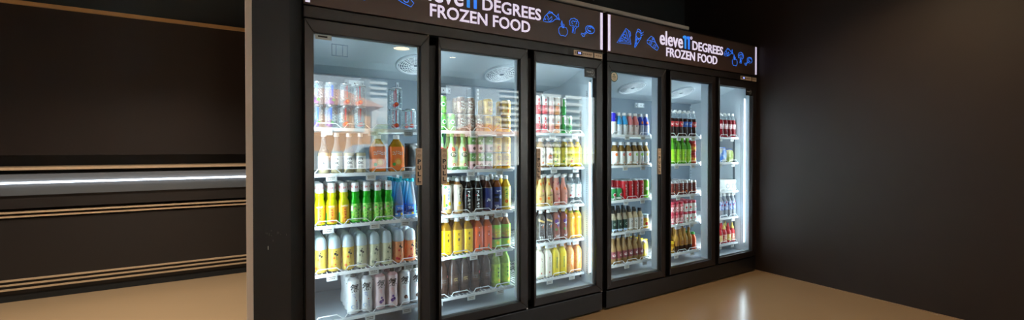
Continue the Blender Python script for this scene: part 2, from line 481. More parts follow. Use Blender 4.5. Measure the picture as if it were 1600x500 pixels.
kind('orangejug', 'big orange juice jug', ('jug', 'juice_jug'), 'jug', .205, .043, body=liq('amber', 'b8820e'))
kind('blackpouch', 'black snack bag with yellow print', ('bag', 'snack_bag'), 'bag', .15, .045, body=prt('black_bag', '121113', '22201c', 50, .2), lab=BK)
kind('ramuneY', 'yellow soda bottle with white neck', BOT, 'ramune', .215, .028, body=liq('ramune_yellow', 'd8d40c', 'e6ea20'), cap=CAPW, label=(.04, .47, [(0, prt('ramune_y', 'f0a818', 'f6c62c', 50)), (.42, YL)]), dec=[('s', .15, .22, .5, .34, RD, 1, 5, 8), ('r', .15, .23, .72, .4, prt('ramune_o', 'ee8f2c', 'f4c04a', 120, .3), 0, .4), ('r', -.9, .16, .3, .24, GN), ('s', .1, .44, 1.2, .05, Wp, 5, 1, 9), ('r', 1.6, .2, .4, .3, GN)])
kind('ramuneG', 'green soda bottle with white neck', BOT, 'ramune', .215, .028, body=liq('ramune_green', '0fa00c', '2ec822'), cap=CAPW, label=(.04, .47, [(0, prt('ramune_g', '9fd86a', '4fb33c', 70, .2))]), dec=[('s', .3, .2, .45, .3, DKG, 1, 4, 10), ('c', -.3, .36, .16, PK), ('c', -.7, .2, .3, LG), ('r', -.9, .36, .4, .12, Wp), ('c', .9, .3, .25, Wp)])
kind('bluecone', 'blue glass bottle with teal cap', BOT, 'cone', .226, .028, bands=[(0, CLEARBL)], cap=CAPT, label=(.06, .34, [(0, prt('sea_blue', '2e6fd0', '4b95e8', 60, .3))]), dec=[('s', 0, .27, 1., .08, Wp, 3, 1, 12), ('r', 0, .19, 1.3, .06, DB, .12), ('c', .35, .12, .28, YL), ('r', -.7, .12, .5, .03, Wp)])
def baby(key, look, c, c2, m1, m2):
    kind(key, look, BOT, 'baby', .186, .0325, body=liq(key, c, c2), dec=[('r', .25, .42, .06, .2, INK, .15), ('c', .1, .5, .2, INK), ('c', .42, .46, .16, INK), ('c', .22, .56, .1, INK), ('c', -.1, .38, .18, m1), ('c', -.45, .14, .24, m1), ('c', -.1, .12, .22, m2), ('c', .1, .2, .12, m1), ('s', 1.5, .3, .6, .4, GREYINK, 3, 8, 13)])
baby('babyY', 'yellow drink bottle with frosted cap', 'f0d048', 'f6dc6c', OR, YL)
baby('babyC', 'cream drink bottle with frosted cap', 'd2d2ac', 'dcdcb8', prt('sage', '8a9478'), GREYINK)
baby('babyP', 'peach drink bottle with frosted cap', 'ee9c68', 'f2aa7c', prt('cherry', 'd03040'), RD)
def qi(key, look, body, art, ink):
    kind(key, look, BOT, 'qi', .215, .032, bands=[(0, body)], cap=CAPK, label=(.03, .84, [(0, prt(key, {'q': 'e4e8ec'}.get('q') if key != 'qiP' else 'e2c8cc'))]),
         dec=[('t', '氣', .0, .665, 1.4, INK, .05), ('s', -.1, .48, .5, .09, ink, 3, 2, 14), ('s', .1, .42, .25, .04, ink, 2, 1, 3)]+art)
qi('qiI', 'white bottle with blue ice print', liq('qi_w', 'dfe4ea'), [('c', .35, .34, .1, RD), ('c', -.25, .2, .34, LB, .9), ('s', .4, .22, .25, .18, BLU, 2, 4, 15), ('c', -.2, .2, .2, Wp, 1, 1.1)], BLU)
qi('qiP', 'pinkish bottle with purple plum print', liq('qi_p', 'd7a9ac'), [('c', -.05, .2, .3, PU), ('c', .28, .23, .26, PU), ('c', .1, .3, .2, prt('plum', '6e4a94')), ('c', .15, .2, .14, prt('plumlight', '8a6ab0'), 1, 1.1)], PK)
qi('qiB', 'white bottle with brown fruit print', liq('qi_b', 'ccd0d4'), [('c', .15, .22, .34, BR), ('c', .35, .2, .2, prt('walnut', 'a87660'), 1, 1.1)], PK)
# ---- second door
kind('greencan', 'green can', CAN, 'can', .104, .028, bands=[(0, prt('gcan', '2c8a34', '8fc860', 60))], dec=[('c', 0, .5, .5, Wp), ('c', 0, .5, .3, GN, 1, 1.2)])
kind('redcan', 'dark red can', CAN, 'can', .104, .028, bands=[(0, prt('drcan', '5c2a22', 'b09a88', 60))], dec=[('s', 0, .5, 1, .5, Wp, 3, 3, 4)])
kind('goldcan', 'gold yellow can', CAN, 'can', .104, .032, bands=[(0, prt('goldcan', 'dca01c', 'e8b838', 40, .3))], dec=[('c', .2, .28, .4, OR), ('s', 0, .66, .9, .3, BR, 3, 3, 6), ('c', .25, .28, .2, YL, 1, 1.2)])
kind('pinkgreencan', 'green and pink can', CAN, 'can', .104, .028, bands=[(0, prt('pinkband', 'd8a8ae', 'e6c0c0', 50)), (.48, prt('greenband', '4a7a36', '6fa04a', 50))], dec=[('c', 0, .25, .35, BR), ('r', .7, .5, .3, .75, Wp), ('s', 0, .7, 1., .2, Wp, 4, 1, 16)])
kind('melonbottle', 'green bottle with watermelon label', BOT, 'okay', .222, .031, bands=[(0, liq('melon', '7fc878', 'a8dc98'))], cap=CAPGD, label=(.06, .72, [(0, prt('melonlab', 'b6dcae', '8fcf84', 40, .3))]), dec=[('c', .1, .42, .72, DKG, .7), ('s', .1, .42, 1., .12, Wp, 3, 1, 17), ('c', .1, .56, .5, RD, .8), ('c', -.2, .6, .25, RD), ('c', .1, .14, .3, RD), ('c', .1, .14, .15, Wp, 1, 1.2)])
kind('redflavour', 'red and white fruit bottle', BOT, 'waist', .215, .033, body=liq('rose', 'b04a40'), cap=CAPW, label=(.05, .82, [(0, prt('redflav', 'd8c8c4', 'd0535a', 30, .2))]), dec=[('c', -.4, .28, .3, RD), ('c', .2, .12, .35, RD), ('s', .35, .62, .4, .32, INK, 1, 4, 18), ('c', .5, .34, .25, OR), ('c', -.1, .2, .2, BLU)])
kind('lemonflavour', 'yellow and white lemon bottle', BOT, 'waist', .215, .033, body=liq('lem', 'a0702e'), cap=CAPW, label=(.05, .82, [(0, prt('lemflav', 'e8e4d8'))]), dec=[('r', -.7, .5, .5, .6, YL), ('c', -.5, .76, .3, GN), ('s', .1, .58, .4, .34, BLU, 1, 4, 19), ('c', -.3, .26, .26, GN), ('c', .35, .3, .32, YL), ('r', 0, .1, 1.4, .12, GD), ('c', -.4, .16, .2, BLU)])
kind('creamflavour', 'cream and yellow fruit bottle', BOT, 'waist', .215, .033, body=liq('crm', '8f6030'), cap=CAPW, label=(.05, .82, [(0, prt('crmflav', 'cdc4b8'))]), dec=[('s', .1, .6, .4, .34, INK, 1, 4, 20), ('c', .0, .3, .3, YL), ('c', .3, .32, .16, GN), ('r', .1, .13, 1.2, .18, GD)])
kind('blacktea', 'black bottle with white print', BOT, 'pet', .215, .033, body=liq('cola', '1c1210'), cap=CAPW, label=(.05, .7, [(0, BK)]), dec=[('s', 0, .38, .55, .55, Wp, 1, 5, 21), ('s', .8, .3, .35, .4, GREYINK, 2, 5, 22), ('c', -.4, .5, .12, RD), ('r', 0, .69, 5.5, .01, Wp)])
kind('navybottle', 'navy blue bottle', BOT, 'pet', .215, .033, body=liq('darktea', '5a2c14'), cap=CAPW, label=(.05, .7, [(0, DB)]), dec=[('s', 0, .34, .8, .12, Wp, 3, 1, 23), ('r', 1., .4, .25, .55, prt('lavender', '7a7ec8')), ('r', 0, .69, 5.5, .01, GD)])
kind('navybar', 'navy bottle with black bars', BOT, 'pet', .215, .033, body=liq('ambertea', '8a4a18'), cap=CAPW, label=(.05, .7, [(0, prt('navy2', '34407e'))]), dec=[('r', -.3, .46, .9, .07, BK), ('r', -.3, .32, .9, .12, BK), ('s', -.2, .14, .9, .07, Wp, 4, 1, 24), ('c', .6, .4, .35, LB), ('s', .1, .58, .8, .08, Wp, 3, 1, 2)])
kind('yellowtea', 'yellow drink bottle with white cap', BOT, 'pet', .22, .032, body=liq('ytea', 'd8b030'), cap=CAPW, label=(.06, .68, [(0, prt('ytealab', 'ecd64a', 'f4e88a', 40))]), dec=[('c', 0, .25, .35, OR), ('s', 0, .5, .5, .3, GN, 1, 3, 25)])
kind('lemontea', 'yellow lemon tea bottle', BOT, 'sqpet', .22, .034, body=liq('ltea', 'a87a14'), cap=CAPW, label=(.03, .68, [(0, prt('ltealab', 'f5c400', 'fad410', 20, .4))]), dec=[('t', '檸', .15, .55, .55, INK, .03), ('t', '檬', .15, .41, .55, INK, .03), ('c', .1, .17, .55, BR), ('c', .1, .17, .48, YL, 1, 1.1), ('s', .1, .17, .5, .12, BR, 3, 2, 26)])
kind('orangesauce', 'orange bottle with green corner', BOT, 'sqpet', .215, .032, body=liq('carrot', 'c85a20'), cap=CAPW, label=(.03, .72, [(0, prt('orgl', 'e85c10'))]), dec=[('p', [(-.7, .05), (.8, .05), (.8, .36)], prt('teal', '167a5c')), ('p', [(-.5, .38), (.5, .5), (.5, .7), (-.2, .7)], Wp), ('s', .1, .55, 1., .08, INK, 3, 1, 27), ('c', .1, .44, .22, RD, .6)])
kind('grassjelly', 'lime green and brown bottle', BOT, 'pet', .22, .034, body=liq('brownjelly', '8a5a2a'), cap=CAPW, label=(.05, .7, [(0, LG), (.28, BR), (.33, prt('jelly', 'b88a34', 'a0c83a', 50)), (.6, LG)]), dec=[('c', 0, .18, .35, YL), ('s', 0, .48, 1, .16, YL, 3, 2, 28)])
kind('clearbrown_g', 'dark clear bottle with green cap', BOT, 'pet', .238, .033, body=liq('dark_clear', '2e1e18', '4a342c'), cap=CAPG, label=(.3, .5, [(0, liq('clear_label', '3a2820', '5c4438'))]), dec=[('s', 0, .4, .8, .1, GD, 4, 2, 29)])
kind('clearbrown_w', 'dark clear bottle with white cap', BOT, 'pet', .238, .033, body=liq('dark_clear', '4a322a'), cap=CAPW, label=(.3, .5, [(0, liq('clear_label', '553a30'))]), dec=[('s', 0, .4, .8, .1, GREYINK, 4, 2, 30), ('r', .8, .5, .3, .06, RD)])
kind('limegreen', 'lime green tea bottle', BOT, 'pet', .238, .032, body=liq('gtea', '86a83c', 'a8c85a'), cap=CAPG, label=(.12, .62, [(0, prt('gtealab', '9ad024', 'b8e040', 40))]), dec=[('s', 0, .4, .4, .28, DKG, 1, 3, 31), ('c', .2, .18, .3, YL)])
# ---- third door
def slim(key, look, a, b, dec):
    kind(key, look, CAN, 'can', .126, .0255, bands=[(0, prt(key+'a', a)), (.5, prt(key+'b', b))], dec=dec)
slim('slimred', 'slim red and white can', 'c83038', 'd8d8da', [('r', 0, .5, .5, .7, RD), ('r', .8, .5, .15, .8, GREYINK), ('s', 0, .5, .3, .5, Wp, 1, 3, 32)])
slim('slimpeach', 'slim peach and white can', 'e8a898', 'e2d8d4', [('c', 0, .3, .5, PK), ('s', .1, .65, .6, .25, RD, 2, 2, 33)])
slim('slimorange', 'slim orange and white can', 'd89040', 'dccfc0', [('c', 0, .35, .5, OR), ('c', .2, .6, .3, OR), ('r', .8, .5, .2, .8, Wp)])
slim('slimgreen', 'slim green and white can', '2c9c48', 'dfe6e2', [('r', -.3, .5, .5, .8, GN), ('s', .5, .5, .5, .6, DKG, 2, 4, 34)])
def juice(key, look, liquid, lab, dec, h=.2, sh='pet', z1=.68, z0=.05, r=.031, cap=CAPW):
    kind(key, look, BOT, sh, h, r, body=liq(key, liquid), cap=cap, label=(z0, z1, [(0, lab)]), dec=dec)
juice('amberW', 'amber tea bottle with white label', '94703c', prt('offwhite', 'e6dccb'), [('s', .1, .42, .4, .3, INK, 1, 3, 35), ('r', -.6, .4, .2, .4, RD), ('c', .2, .16, .25, OR)])
juice('amberO', 'amber tea bottle with orange circle', '7e5a3c', prt('offwhite', 'e6dccb'), [('c', .15, .35, .55, OR), ('s', .1, .4, .5, .25, INK, 2, 2, 36), ('r', 0, .12, 1.4, .05, YL)])
juice('oliveY', 'olive tea bottle with yellow label', '8a7a2a', prt('yelab', 'cdbf2e', 'dcd058', 40), [('s', .1, .4, .4, .4, BR, 1, 4, 37), ('c', -.3, .2, .2, GN)])
juice('brightY', 'bright yellow juice bottle', 'e0b012', prt('bry', 'fbe000', 'fae830', 30), [('s', 0, .5, .3, .22, BR, 1, 2, 38), ('s', .25, .34, .6, .18, INK, 2, 1, 39), ('c', .1, .2, .35, OR)])
for nm, look, lc, d in (('peachY', 'pale yellow fruit bottle', 'dcc07a', [('c', -.1, .72, .35, OR), ('c', .4, .5, .3, PK), ('s', 0, .36, 1.2, .08, BR, 4, 1, 40), ('c', -.4, .25, .3, OR), ('c', .3, .12, .2, OR)]),
                        ('peachP', 'pink peach bottle', 'e0a08e', [('c', .4, .7, .3, RD, .8), ('c', -.2, .55, .32, OR), ('s', .1, .38, .9, .08, BR, 3, 1, 41), ('c', .35, .22, .28, RD), ('r', -.2, .12, .6, .1, prt('roseg', 'c87a78'))])):
    juice(nm, look, lc, liq(nm+'l', lc), d, .212, 'okay', .66, .04)
kind('clearwhite', 'clear bottle with white label', BOT, 'pet', .212, .031, body=CLEAR, cap=CAPW, label=(.22, .66, [(0, Wp)]), dec=[('s', .0, .52, .5, .2, INK, 2, 2, 42), ('s', .3, .36, .45, .12, INK, 2, 1, 43), ('c', -.3, .3, .22, RD), ('r', .2, .1, .9, .14, GREYINK)])
juice('blackcoffee', 'black drink bottle with silver print', '191413', prt('bkcof', '1c1816', '4a4440', 60, .15), [('p', [(-.8, .68), (.8, .6), (.8, .66), (-.8, .74)], GD), ('s', .1, .55, 1., .06, Wp, 4, 1, 44), ('s', 0, .35, .9, .2, GREYINK, 3, 3, 45), ('s', 0, .14, 1.2, .14, Wp, 3, 2, 46), ('p', [(.1, .5), (.6, .56), (.2, .4)], OR)], .218, 'waist', .88, .03)
juice('grapeberry', 'purple and brown berry bottle', '5c2a24', prt('gberry', '7a3a2c', '98503a', 60, .3), [('c', -.2, .62, .5, PU), ('c', .3, .5, .42, PU), ('s', 0, .56, 1., .1, Wp, 3, 1, 47), ('c', -.3, .36, .25, GN), ('s', 0, .16, 1., .1, Wp, 3, 1, 48), ('c', .4, .78, .3, prt('mauve', 'a886c0'))], .218, 'waist', .88, .03)
juice('greentop', 'orange bottle with green top', 'eea012', prt('gto', 'f0a420', 'f8c83a', 30, .5), [('r', 0, .78, 5.6, .2, prt('brightgreen', '3fae2c')), ('s', .1, .77, 1., .07, RD, 3, 1, 49), ('s', .1, .69, .8, .05, Wp, 3, 1, 50), ('r', .6, .35, .3, .6, YL)], .218, 'waist', .88, .03)
juice('creamW', 'cream milk drink bottle', 'ded6b4', prt('crmw', 'e8e2cc', 'f0ecdc', 30), [('s', .2, .5, .4, .34, INK, 1, 4, 51), ('c', -.3, .6, .3, RD, 1.6), ('c', -.3, .6, .22, prt('crmw', 'e8e2cc'), 1.8, 1.1), ('c', .1, .16, .22, RD)], .218, 'sqpet', .84, .03)
juice('yelGreen', 'yellow bottle with green label', 'e0c418', prt('yg', 'f2d400', 'f4de28', 30), [('r', .2, .42, .6, .36, prt('darkgreen2', '3c7a3c')), ('s', .2, .42, .4, .3, YL, 1, 3, 52)], .218, 'sqpet', .84, .03)
juice('orangeJ', 'orange juice bottle', 'de8a3c', prt('oj', 'e89a40', 'eeb468', 60, .3), [('s', .2, .45, .35, .4, Wp, 1, 4, 53), ('c', -.2, .25, .4, OR), ('c', .3, .16, .3, OR)], .218, 'sqpet', .84, .03)
# ---- fourth door
def tall(key, look, top, bot, dec, h=.172):
    kind(key, look, BOT, 'milk', h, .029, bands=[(0, prt(key+'b', bot)), (.46, prt(key+'t', top))], cap=CAPW, label=(.3, .6, [(0, prt(key+'b', bot)), (.46, prt(key+'t', top))]), dec=dec)
kind('bluecan', 'tall blue over white can', CAN, 'can', .172, .0285, bands=[(0, Wp), (.58, prt('royal', '2a22b8'))], dec=[('s', 0, .7, .6, .08, Wp, 3, 1, 54)], top=SILVER)
tall('skybottle', 'sky blue over white milk bottle', '2c9ad8', 'dfe6ea', [('s', .1, .44, .7, .12, INK, 2, 1, 55)])
tall('rosebottle', 'rose over white milk bottle', 'd87c80', 'e8dcdc', [('s', .1, .42, .8, .12, INK, 2, 1, 56), ('c', .3, .55, .2, OR)])
tall('indigobottle', 'indigo over grey milk bottle', '3448b8', 'a8b0c4', [('c', 0, .58, .4, OR), ('s', .1, .45, .6, .1, Wp, 2, 1, 57)])
def fr(key, look, m):
    kind(key, look, BOT, 'milk', .182, .0305, body=liq('fr_tea', '8c6a2c'), cap=CAPW, label=(.05, .6, [(0, Wp)]), dec=[('c', .0, .46, .42, m), ('c', .3, .12, .25, OR), ('c', -.2, .1, .16, GD), ('s', .75, .3, .3, .3, GREYINK, 1, 4, 58)])
fr('fruitO', 'amber bottle with orange fruit label', OR); fr('fruitR', 'amber bottle with red fruit label', prt('guava', 'd85a4c')); fr('fruitG', 'amber bottle with green fruit label', LG); fr('fruitY', 'amber bottle with yellow fruit label', YL)
kind('tallred', 'tall red can', CAN, 'can', .148, .029, bands=[(0, prt('tred', 'c01c26', 'a8141c', 30))], dec=[('s', 0, .5, .35, .6, Wp, 1, 4, 59), ('r', 1., .5, .12, .7, Wp)])
kind('tallgreen', 'tall lime green can', CAN, 'can', .148, .029, bands=[(0, prt('tgr', '63b81c', '8cd040', 30))], dec=[('c', 0, .5, .5, Wp)])
kind('shortgreen', 'short green and red can', CAN, 'can', .092, .029, bands=[(0, prt('sgr', '1f7a3a'))], dec=[('c', 0, .45, .6, Wp, .8), ('c', 0, .45, .45, RD, .8, 1.2), ('r', 0, .12, 5.8, .08, Wp)])
kind('darkcoffee', 'dark green coffee bottle, black cap', BOT, 'milk', .168, .028, body=liq('latte', 'a89c84'), cap=CAPK, label=(.05, .56, [(0, prt('cofg', '2f4a3e', '46564c', 60)), (.18, prt('cofg2', '22382e'))]), dec=[('c', 0, .36, .32, Wp), ('c', 0, .36, .24, DKG, 1, 1.2), ('r', 0, .1, 1.6, .1, LB)])
kind('creamcoffee', 'cream coffee bottle with black cap', BOT, 'milk', .168, .028, body=liq('latte2', 'd8c49c'), cap=CAPK, label=(.05, .58, [(0, prt('cofw', 'd8d4cc'))]), dec=[('c', .1, .42, .3, DKG), ('c', .1, .42, .14, Wp, 1, 1.2), ('s', .1, .2, .5, .16, GREYINK, 3, 2, 60)])
kind('snackcup', 'orange and yellow printed cup', ('cup', 'snack_cup'), 'shortjar', .11, .032, body=prt('scup', 'd8882c', 'f0d040', 60), cap=FROST, lab=prt('scupl', 'e09a30', 'f8e070', 80), dec=[('c', 0, .35, .4, RD)])
kind('sodaglass', 'amber glass bottle, pink heart label', BOT, 'beer', .208, .028, body=liq('sodag', 'a8844c', 'b8986a'), cap=CAPS, label=(.2, .46, [(0, prt('rosel', '8a4048'))]), dec=[('c', 0, .33, .5, Wp, .8), ('c', -.12, .35, .2, PK), ('c', .12, .35, .2, PK), ('c', 0, .3, .18, PK)])
kind('yellowblue', 'yellow and purple snack bag', ('bag', 'snack_bag'), 'bag', .14, .034, body=prt('ybag', 'e0c020', '3a2c8a', 14, .1), lab=YL)
# ---- fifth door
kind('colaA', 'cola bottle with red label', BOT, 'cola', .225, .0285, bands=[(0, liq('colal', '30120c')), (.68, CLEAR)], cap=CAPW, label=(.36, .56, [(0, RD)]), dec=[('s', 0, .46, 1.4, .1, Wp, 5, 1, 61)])
kind('colaB', 'cola bottle with blue label', BOT, 'cola', .225, .0285, bands=[(0, liq('colal', '30120c')), (.68, CLEAR)], cap=CAPW, label=(.36, .56, [(0, BLU)]), dec=[('s', 0, .46, 1.4, .1, Wp, 5, 1, 62)])
kind('greenpet', 'bright green drink bottle', BOT, 'pet', .222, .033, body=liq('gpet', '3f8a20', '62b82c'), cap=CAPG, label=(.06, .56, [(0, prt('gpetl', '86cc1c', 'a8dc34', 40))]), dec=[('s', 0, .34, .35, .3, DKG, 1, 3, 63), ('c', .4, .2, .3, YL)])
kind('redjar', 'short red fruit jar', ('jar', 'fruit_jar'), 'shortjar', .1, .034, body=liq('rjar', 'b83c20'), cap=CAPR, lab=prt('rjarl', 'd84a2c', 'e8842c', 60), dec=[('c', 0, .34, .35, YL)])
kind('browncan', 'dark brown and red can', CAN, 'can', .118, .0275, bands=[(0, prt('brcan', '5e2622', '7c3a30', 60)), (.84, SILVER)], dec=[('s', 0, .6, .5, .4, Wp, 1, 3, 64), ('c', 0, .25, .3, OR), ('r', 1., .5, .2, .8, Wp)])
kind('pinkcup', 'red and pink yogurt cup', ('cup', 'yogurt_cup'), 'shortjar', .094, .0275, body=prt('pkc', 'c8384a', 'e8a0a0', 60), cap=prt('pkcap', 'c83a50'), lab=prt('pkl', 'd04a58', 'f0d0d0', 90), dec=[('c', 0, .3, .4, Wp), ('c', 0, .3, .25, RD, 1, 1.2)])
kind('whitecup', 'white and red yogurt cup', ('cup', 'yogurt_cup'), 'shortjar', .094, .0275, body=Wp, cap=prt('pkcap', 'c83a50'), lab=Wp, dec=[('c', 0, .4, .35, RD), ('s', 0, .2, .8, .16, INK, 3, 1, 65)])
kind('bluecap_cup', 'dark blue lidded cup', ('cup', 'yogurt_cup'), 'shortjar', .094, .0275, body=liq('cupdk', '8a98a8'), cap=prt('capnavy', '2c3048'), lab=prt('cuplab', 'c4ccd8', '3c4a80', 80), dec=[('c', 0, .3, .3, GN)])
kind('amberbottle', 'amber glass bottle with dark base', BOT, 'beer', .212, .0275, bands=[(0, liq('ambdk', '4a2814')), (.25, liq('ambg', 'b07c28', 'c89a3c'))], cap=CAPS, label=(.28, .46, [(0, liq('ambl', 'c88a3a'))]), dec=[('s', 0, .38, .8, .14, BR, 2, 2, 66)])
kind('goldjar', 'gold jar', ('jar', 'honey_jar'), 'shortjar', .1, .0275, body=liq('gjar', 'b88420'), cap=prt('gjcap', 'd8b42c'), lab=prt('gjl', 'd0a030', '8a5a1c', 60), dec=[('c', 0, .35, .3, BR)])
kind('orangebottle', 'small orange red bottle', BOT, 'milk', .15, .029, body=prt('orb', 'e0481c', 'f06a2c', 30), cap=CAPGD)
# ---- sixth door
kind('redsoda', 'red soda bottle with white cap', BOT, 'cola', .228, .031, bands=[(0, liq('rsoda', '8a1420')), (.72, CLEAR)], cap=CAPW, label=(.34, .54, [(0, prt('rsl', 'c87880', 'e0c8cc', 60))]), dec=[('s', 0, .44, 1.2, .1, Wp, 4, 1, 67)])
kind('icebag', 'blue and white frozen food bag', ('bag', 'frozen_food_bag'), 'bag', .135, .055, body=prt('ibag', '3f76c8', 'd8d8c0', 14, .15), lab=BLU)
kind('greenbag', 'green and yellow frozen food bag', ('bag', 'frozen_food_bag'), 'bag', .12, .05, body=prt('gbag', '8a9a4c', 'e0d8b0', 16, .2), lab=BLU)
kind('swirlpack', 'white carton with grey swirl', ('carton', 'dessert_carton'), 'pack', .1, .046)
kind('bluestripe', 'clear bottle with blue red print', BOT, 'milk', .225, .031, body=mat('pale_clear', 'b8c8dc', .1, kind='clear', amt=1.6), cap=CAPW, label=(.3, .66, [(0, prt('bsl', '5470b8', 'c8d4ec', 40, .2))]), dec=[('c', .2, .62, .28, RD), ('c', -.4, .5, .2, RD)])
kind('redsqueeze', 'red sauce bottle with yellow label', ('bottle', 'sauce_bottle'), 'squeeze', .185, .031, body=prt('rsq', 'b01820', 'c8262c', 30), cap=CAPR, lab=prt('rsql', 'd8b84c', 'e8dcb0', 60))
kind('yelsqueeze', 'yellow topped red sauce bottle', ('bottle', 'sauce_bottle'), 'squeeze', .185, .031, body=prt('rsq', 'b01820'), cap=prt('ycap', 'd8c468'), lab=prt('rsql2', 'e8d8b8', 'c83030', 60))

# rows: (door 1..6, shelf 1..5, [(kind, px, stack)], rows deep)
R_ = [
 (1, 1, [('grapecup', 496, 2), ('grapecup', 518, 2), ('redcup', 541, 2), ('redcup', 563, 2), ('redcup', 620, 2), ('redcup', 641, 1)], 2),
 (1, 2, [('okaybottle', 506, 1), ('okaybottle', 526, 1), ('okaybottle', 545, 1), ('okaybottle', 563, 1), ('orangejug', 590, 1), ('orangejug', 619, 1), ('blackpouch', 645, 1)], 1),
 (1, 3, [('ramuneY', 499, 1), ('ramuneY', 517, 1), ('ramuneY', 535.5, 1), ('ramuneG', 553, 1), ('ramuneG', 570, 1), ('ramuneG', 586, 1), ('ramuneG', 601, 1), ('bluecone', 620, 1), ('bluecone', 642, 1)], 4),
 (1, 4, [('babyY', 500, 1), ('babyY', 520, 1), ('babyY', 541, 1), ('babyC', 562, 1), ('babyC', 582, 1), ('babyC', 601, 1), ('babyP', 621, 1), ('babyP', 638, 1)], 4),
 (1, 5, [('qiI', 551, 1), ('qiI', 571.5, 1), ('qiP', 592, 1), ('qiP', 612, 1), ('qiB', 631.5, 1), ('qiB', 650, 1)], 4),
 (2, 1, [('greencan', 691, 2), ('greencan', 705, 1), ('redcan', 720, 2), ('redcan', 735, 2), ('redcan', 750, 1), ('goldcan', 768, 2), ('goldcan', 784, 1), ('goldcan', 800, 2)], 2),
 (2, 2, [('melonbottle', 690, 1), ('melonbottle', 706, 1), ('melonbottle', 725, 1), ('pinkgreencan', 739, 2), ('pinkgreencan', 752, 2), ('pinkgreencan', 765, 2), ('goldcan', 781, 2), ('goldcan', 797, 2)], 2),
 (2, 3, [('redflavour', 697, 1), ('lemonflavour', 713, 1), ('creamflavour', 728.5, 1), ('blacktea', 743.5, 1), ('blacktea', 757.5, 1), ('navybottle', 772, 1), ('navybar', 787.5, 1), ('yellowtea', 802, 1)], 4),
 (2, 4, [('lemontea', 687, 1), ('lemontea', 701, 1), ('lemontea', 718, 1), ('lemontea', 734, 1), ('orangesauce', 748.5, 1), ('orangesauce', 762.5, 1), ('grassjelly', 777.5, 1), ('grassjelly', 791.5, 1)], 4),
 (2, 5, [('clearbrown_w', 691, 1), ('clearbrown_g', 708, 1), ('clearbrown_g', 725, 1), ('clearbrown_w', 742, 1), ('clearbrown_w', 758.5, 1), ('limegreen', 774, 1), ('limegreen', 789, 1)], 3),
 (3, 1, [('slimred', 840, 2), ('slimred', 849, 2), ('slimpeach', 858, 2), ('slimorange', 867.5, 2), ('slimgreen', 877, 2), ('slimgreen', 887, 1)], 2),
 (3, 2, [('amberW', 845, 1), ('amberO', 858, 1), ('oliveY', 871, 1), ('oliveY', 883.5, 1), ('brightY', 895.5, 1), ('brightY', 907, 1)], 3),
 (3, 3, [('peachY', 844, 1), ('peachY', 857, 1), ('peachP', 870, 1), ('peachP', 882.5, 1), ('clearwhite', 895, 1), ('clearwhite', 907, 1)], 3),
 (3, 4, [('blackcoffee', 845, 1), ('blackcoffee', 858, 1), ('grapeberry', 870.6, 1), ('grapeberry', 883, 1), ('greentop', 895, 1), ('greentop', 907, 1)], 3),
 (3, 5, [('creamW', 842.5, 1), ('creamW', 854.5, 1), ('yelGreen', 866, 1), ('yelGreen', 877, 1), ('orangeJ', 889, 1), ('orangeJ', 901, 1)], 3),
 (4, 1, [('bluecan', 958, 1), ('bluecan', 966, 1), ('skybottle', 975, 1), ('skybottle', 984, 1), ('rosebottle', 993, 1), ('rosebottle', 1002, 1), ('indigobottle', 1011, 1), ('indigobottle', 1020, 1)], 2),
 (4, 2, [('fruitO', 960, 1), ('fruitR', 970, 1), ('fruitR', 981, 1), ('fruitG', 991, 1), ('fruitG', 1002, 1), ('fruitY', 1016, 1)], 3),
 (4, 3, [('shortgreen', 957.5, 1), ('shortgreen', 966, 1), ('shortgreen', 975, 1), ('tallred', 984, 1), ('tallred', 992.5, 1), ('tallred', 1001, 1), ('tallred', 1009.5, 1), ('tallgreen', 1018, 1)], 3),
 (4, 4, [('darkcoffee', 957.5, 1), ('darkcoffee', 966, 1), ('darkcoffee', 974, 1), ('darkcoffee', 982, 1), ('creamcoffee', 990.5, 1), ('creamcoffee', 999, 1), ('creamcoffee', 1008, 1), ('snackcup', 1018, 1)], 4),
 (4, 5, [('sodaglass', 958, 1), ('sodaglass', 966.5, 1), ('sodaglass', 975, 1), ('sodaglass', 984, 1), ('sodaglass', 993, 1), ('sodaglass', 1002, 1), ('yellowblue', 1014, 1)], 4),
 (5, 1, [('colaA', 1054, 1), ('colaA', 1061.5, 1), ('colaA', 1069, 1), ('colaB', 1077, 1), ('colaB', 1085, 1), ('colaA', 1096, 1)], 2),
 (5, 2, [('greenpet', 1054, 1), ('greenpet', 1062, 1), ('greenpet', 1071, 1), ('greenpet', 1081.5, 1), ('redjar', 1094.5, 2)], 3),
 (5, 3, [('browncan', 1053, 1), ('browncan', 1060, 1), ('browncan', 1067, 1), ('browncan', 1074.5, 1), ('browncan', 1082, 1), ('browncan', 1089.5, 1)], 4),
 (5, 4, [('pinkcup', 1055, 2), ('pinkcup', 1062.5, 2), ('pinkcup', 1070, 2), ('whitecup', 1077.5, 2), ('whitecup', 1085, 2), ('whitecup', 1092.5, 2)], 3),
 (5, 5, [('goldjar', 1055, 1), ('goldjar', 1062, 1), ('amberbottle', 1069, 1), ('amberbottle', 1076, 1), ('amberbottle', 1083, 1), ('amberbottle', 1090, 1), ('orangebottle', 1097, 1)], 3),
 (6, 1, [('redsoda', 1130, 1), ('redsoda', 1138, 1), ('redsoda', 1146, 1), ('redsoda', 1153.5, 1)], 2),
 (6, 2, [('icebag', 1132, 1), ('greenbag', 1146, 1)], 2),
 (6, 3, [('swirlpack', 1138, 1), ('swirlpack', 1151, 1)], 2),
 (6, 4, [('bluestripe', 1129, 1), ('bluestripe', 1137, 1), ('bluestripe', 1145, 1), ('bluestripe', 1152.5, 1)], 2),
 (6, 5, [('redsqueeze', 1129, 1), ('yelsqueeze', 1136.5, 1), ('redsqueeze', 1144, 1), ('yelsqueeze', 1151.5, 1)], 3),
]
SHELF_Z = {1: 1.252, 2: 1.014, 3: .746, 4: .498, 5: .252}
OFF = {0: 0., 1: 1.922}
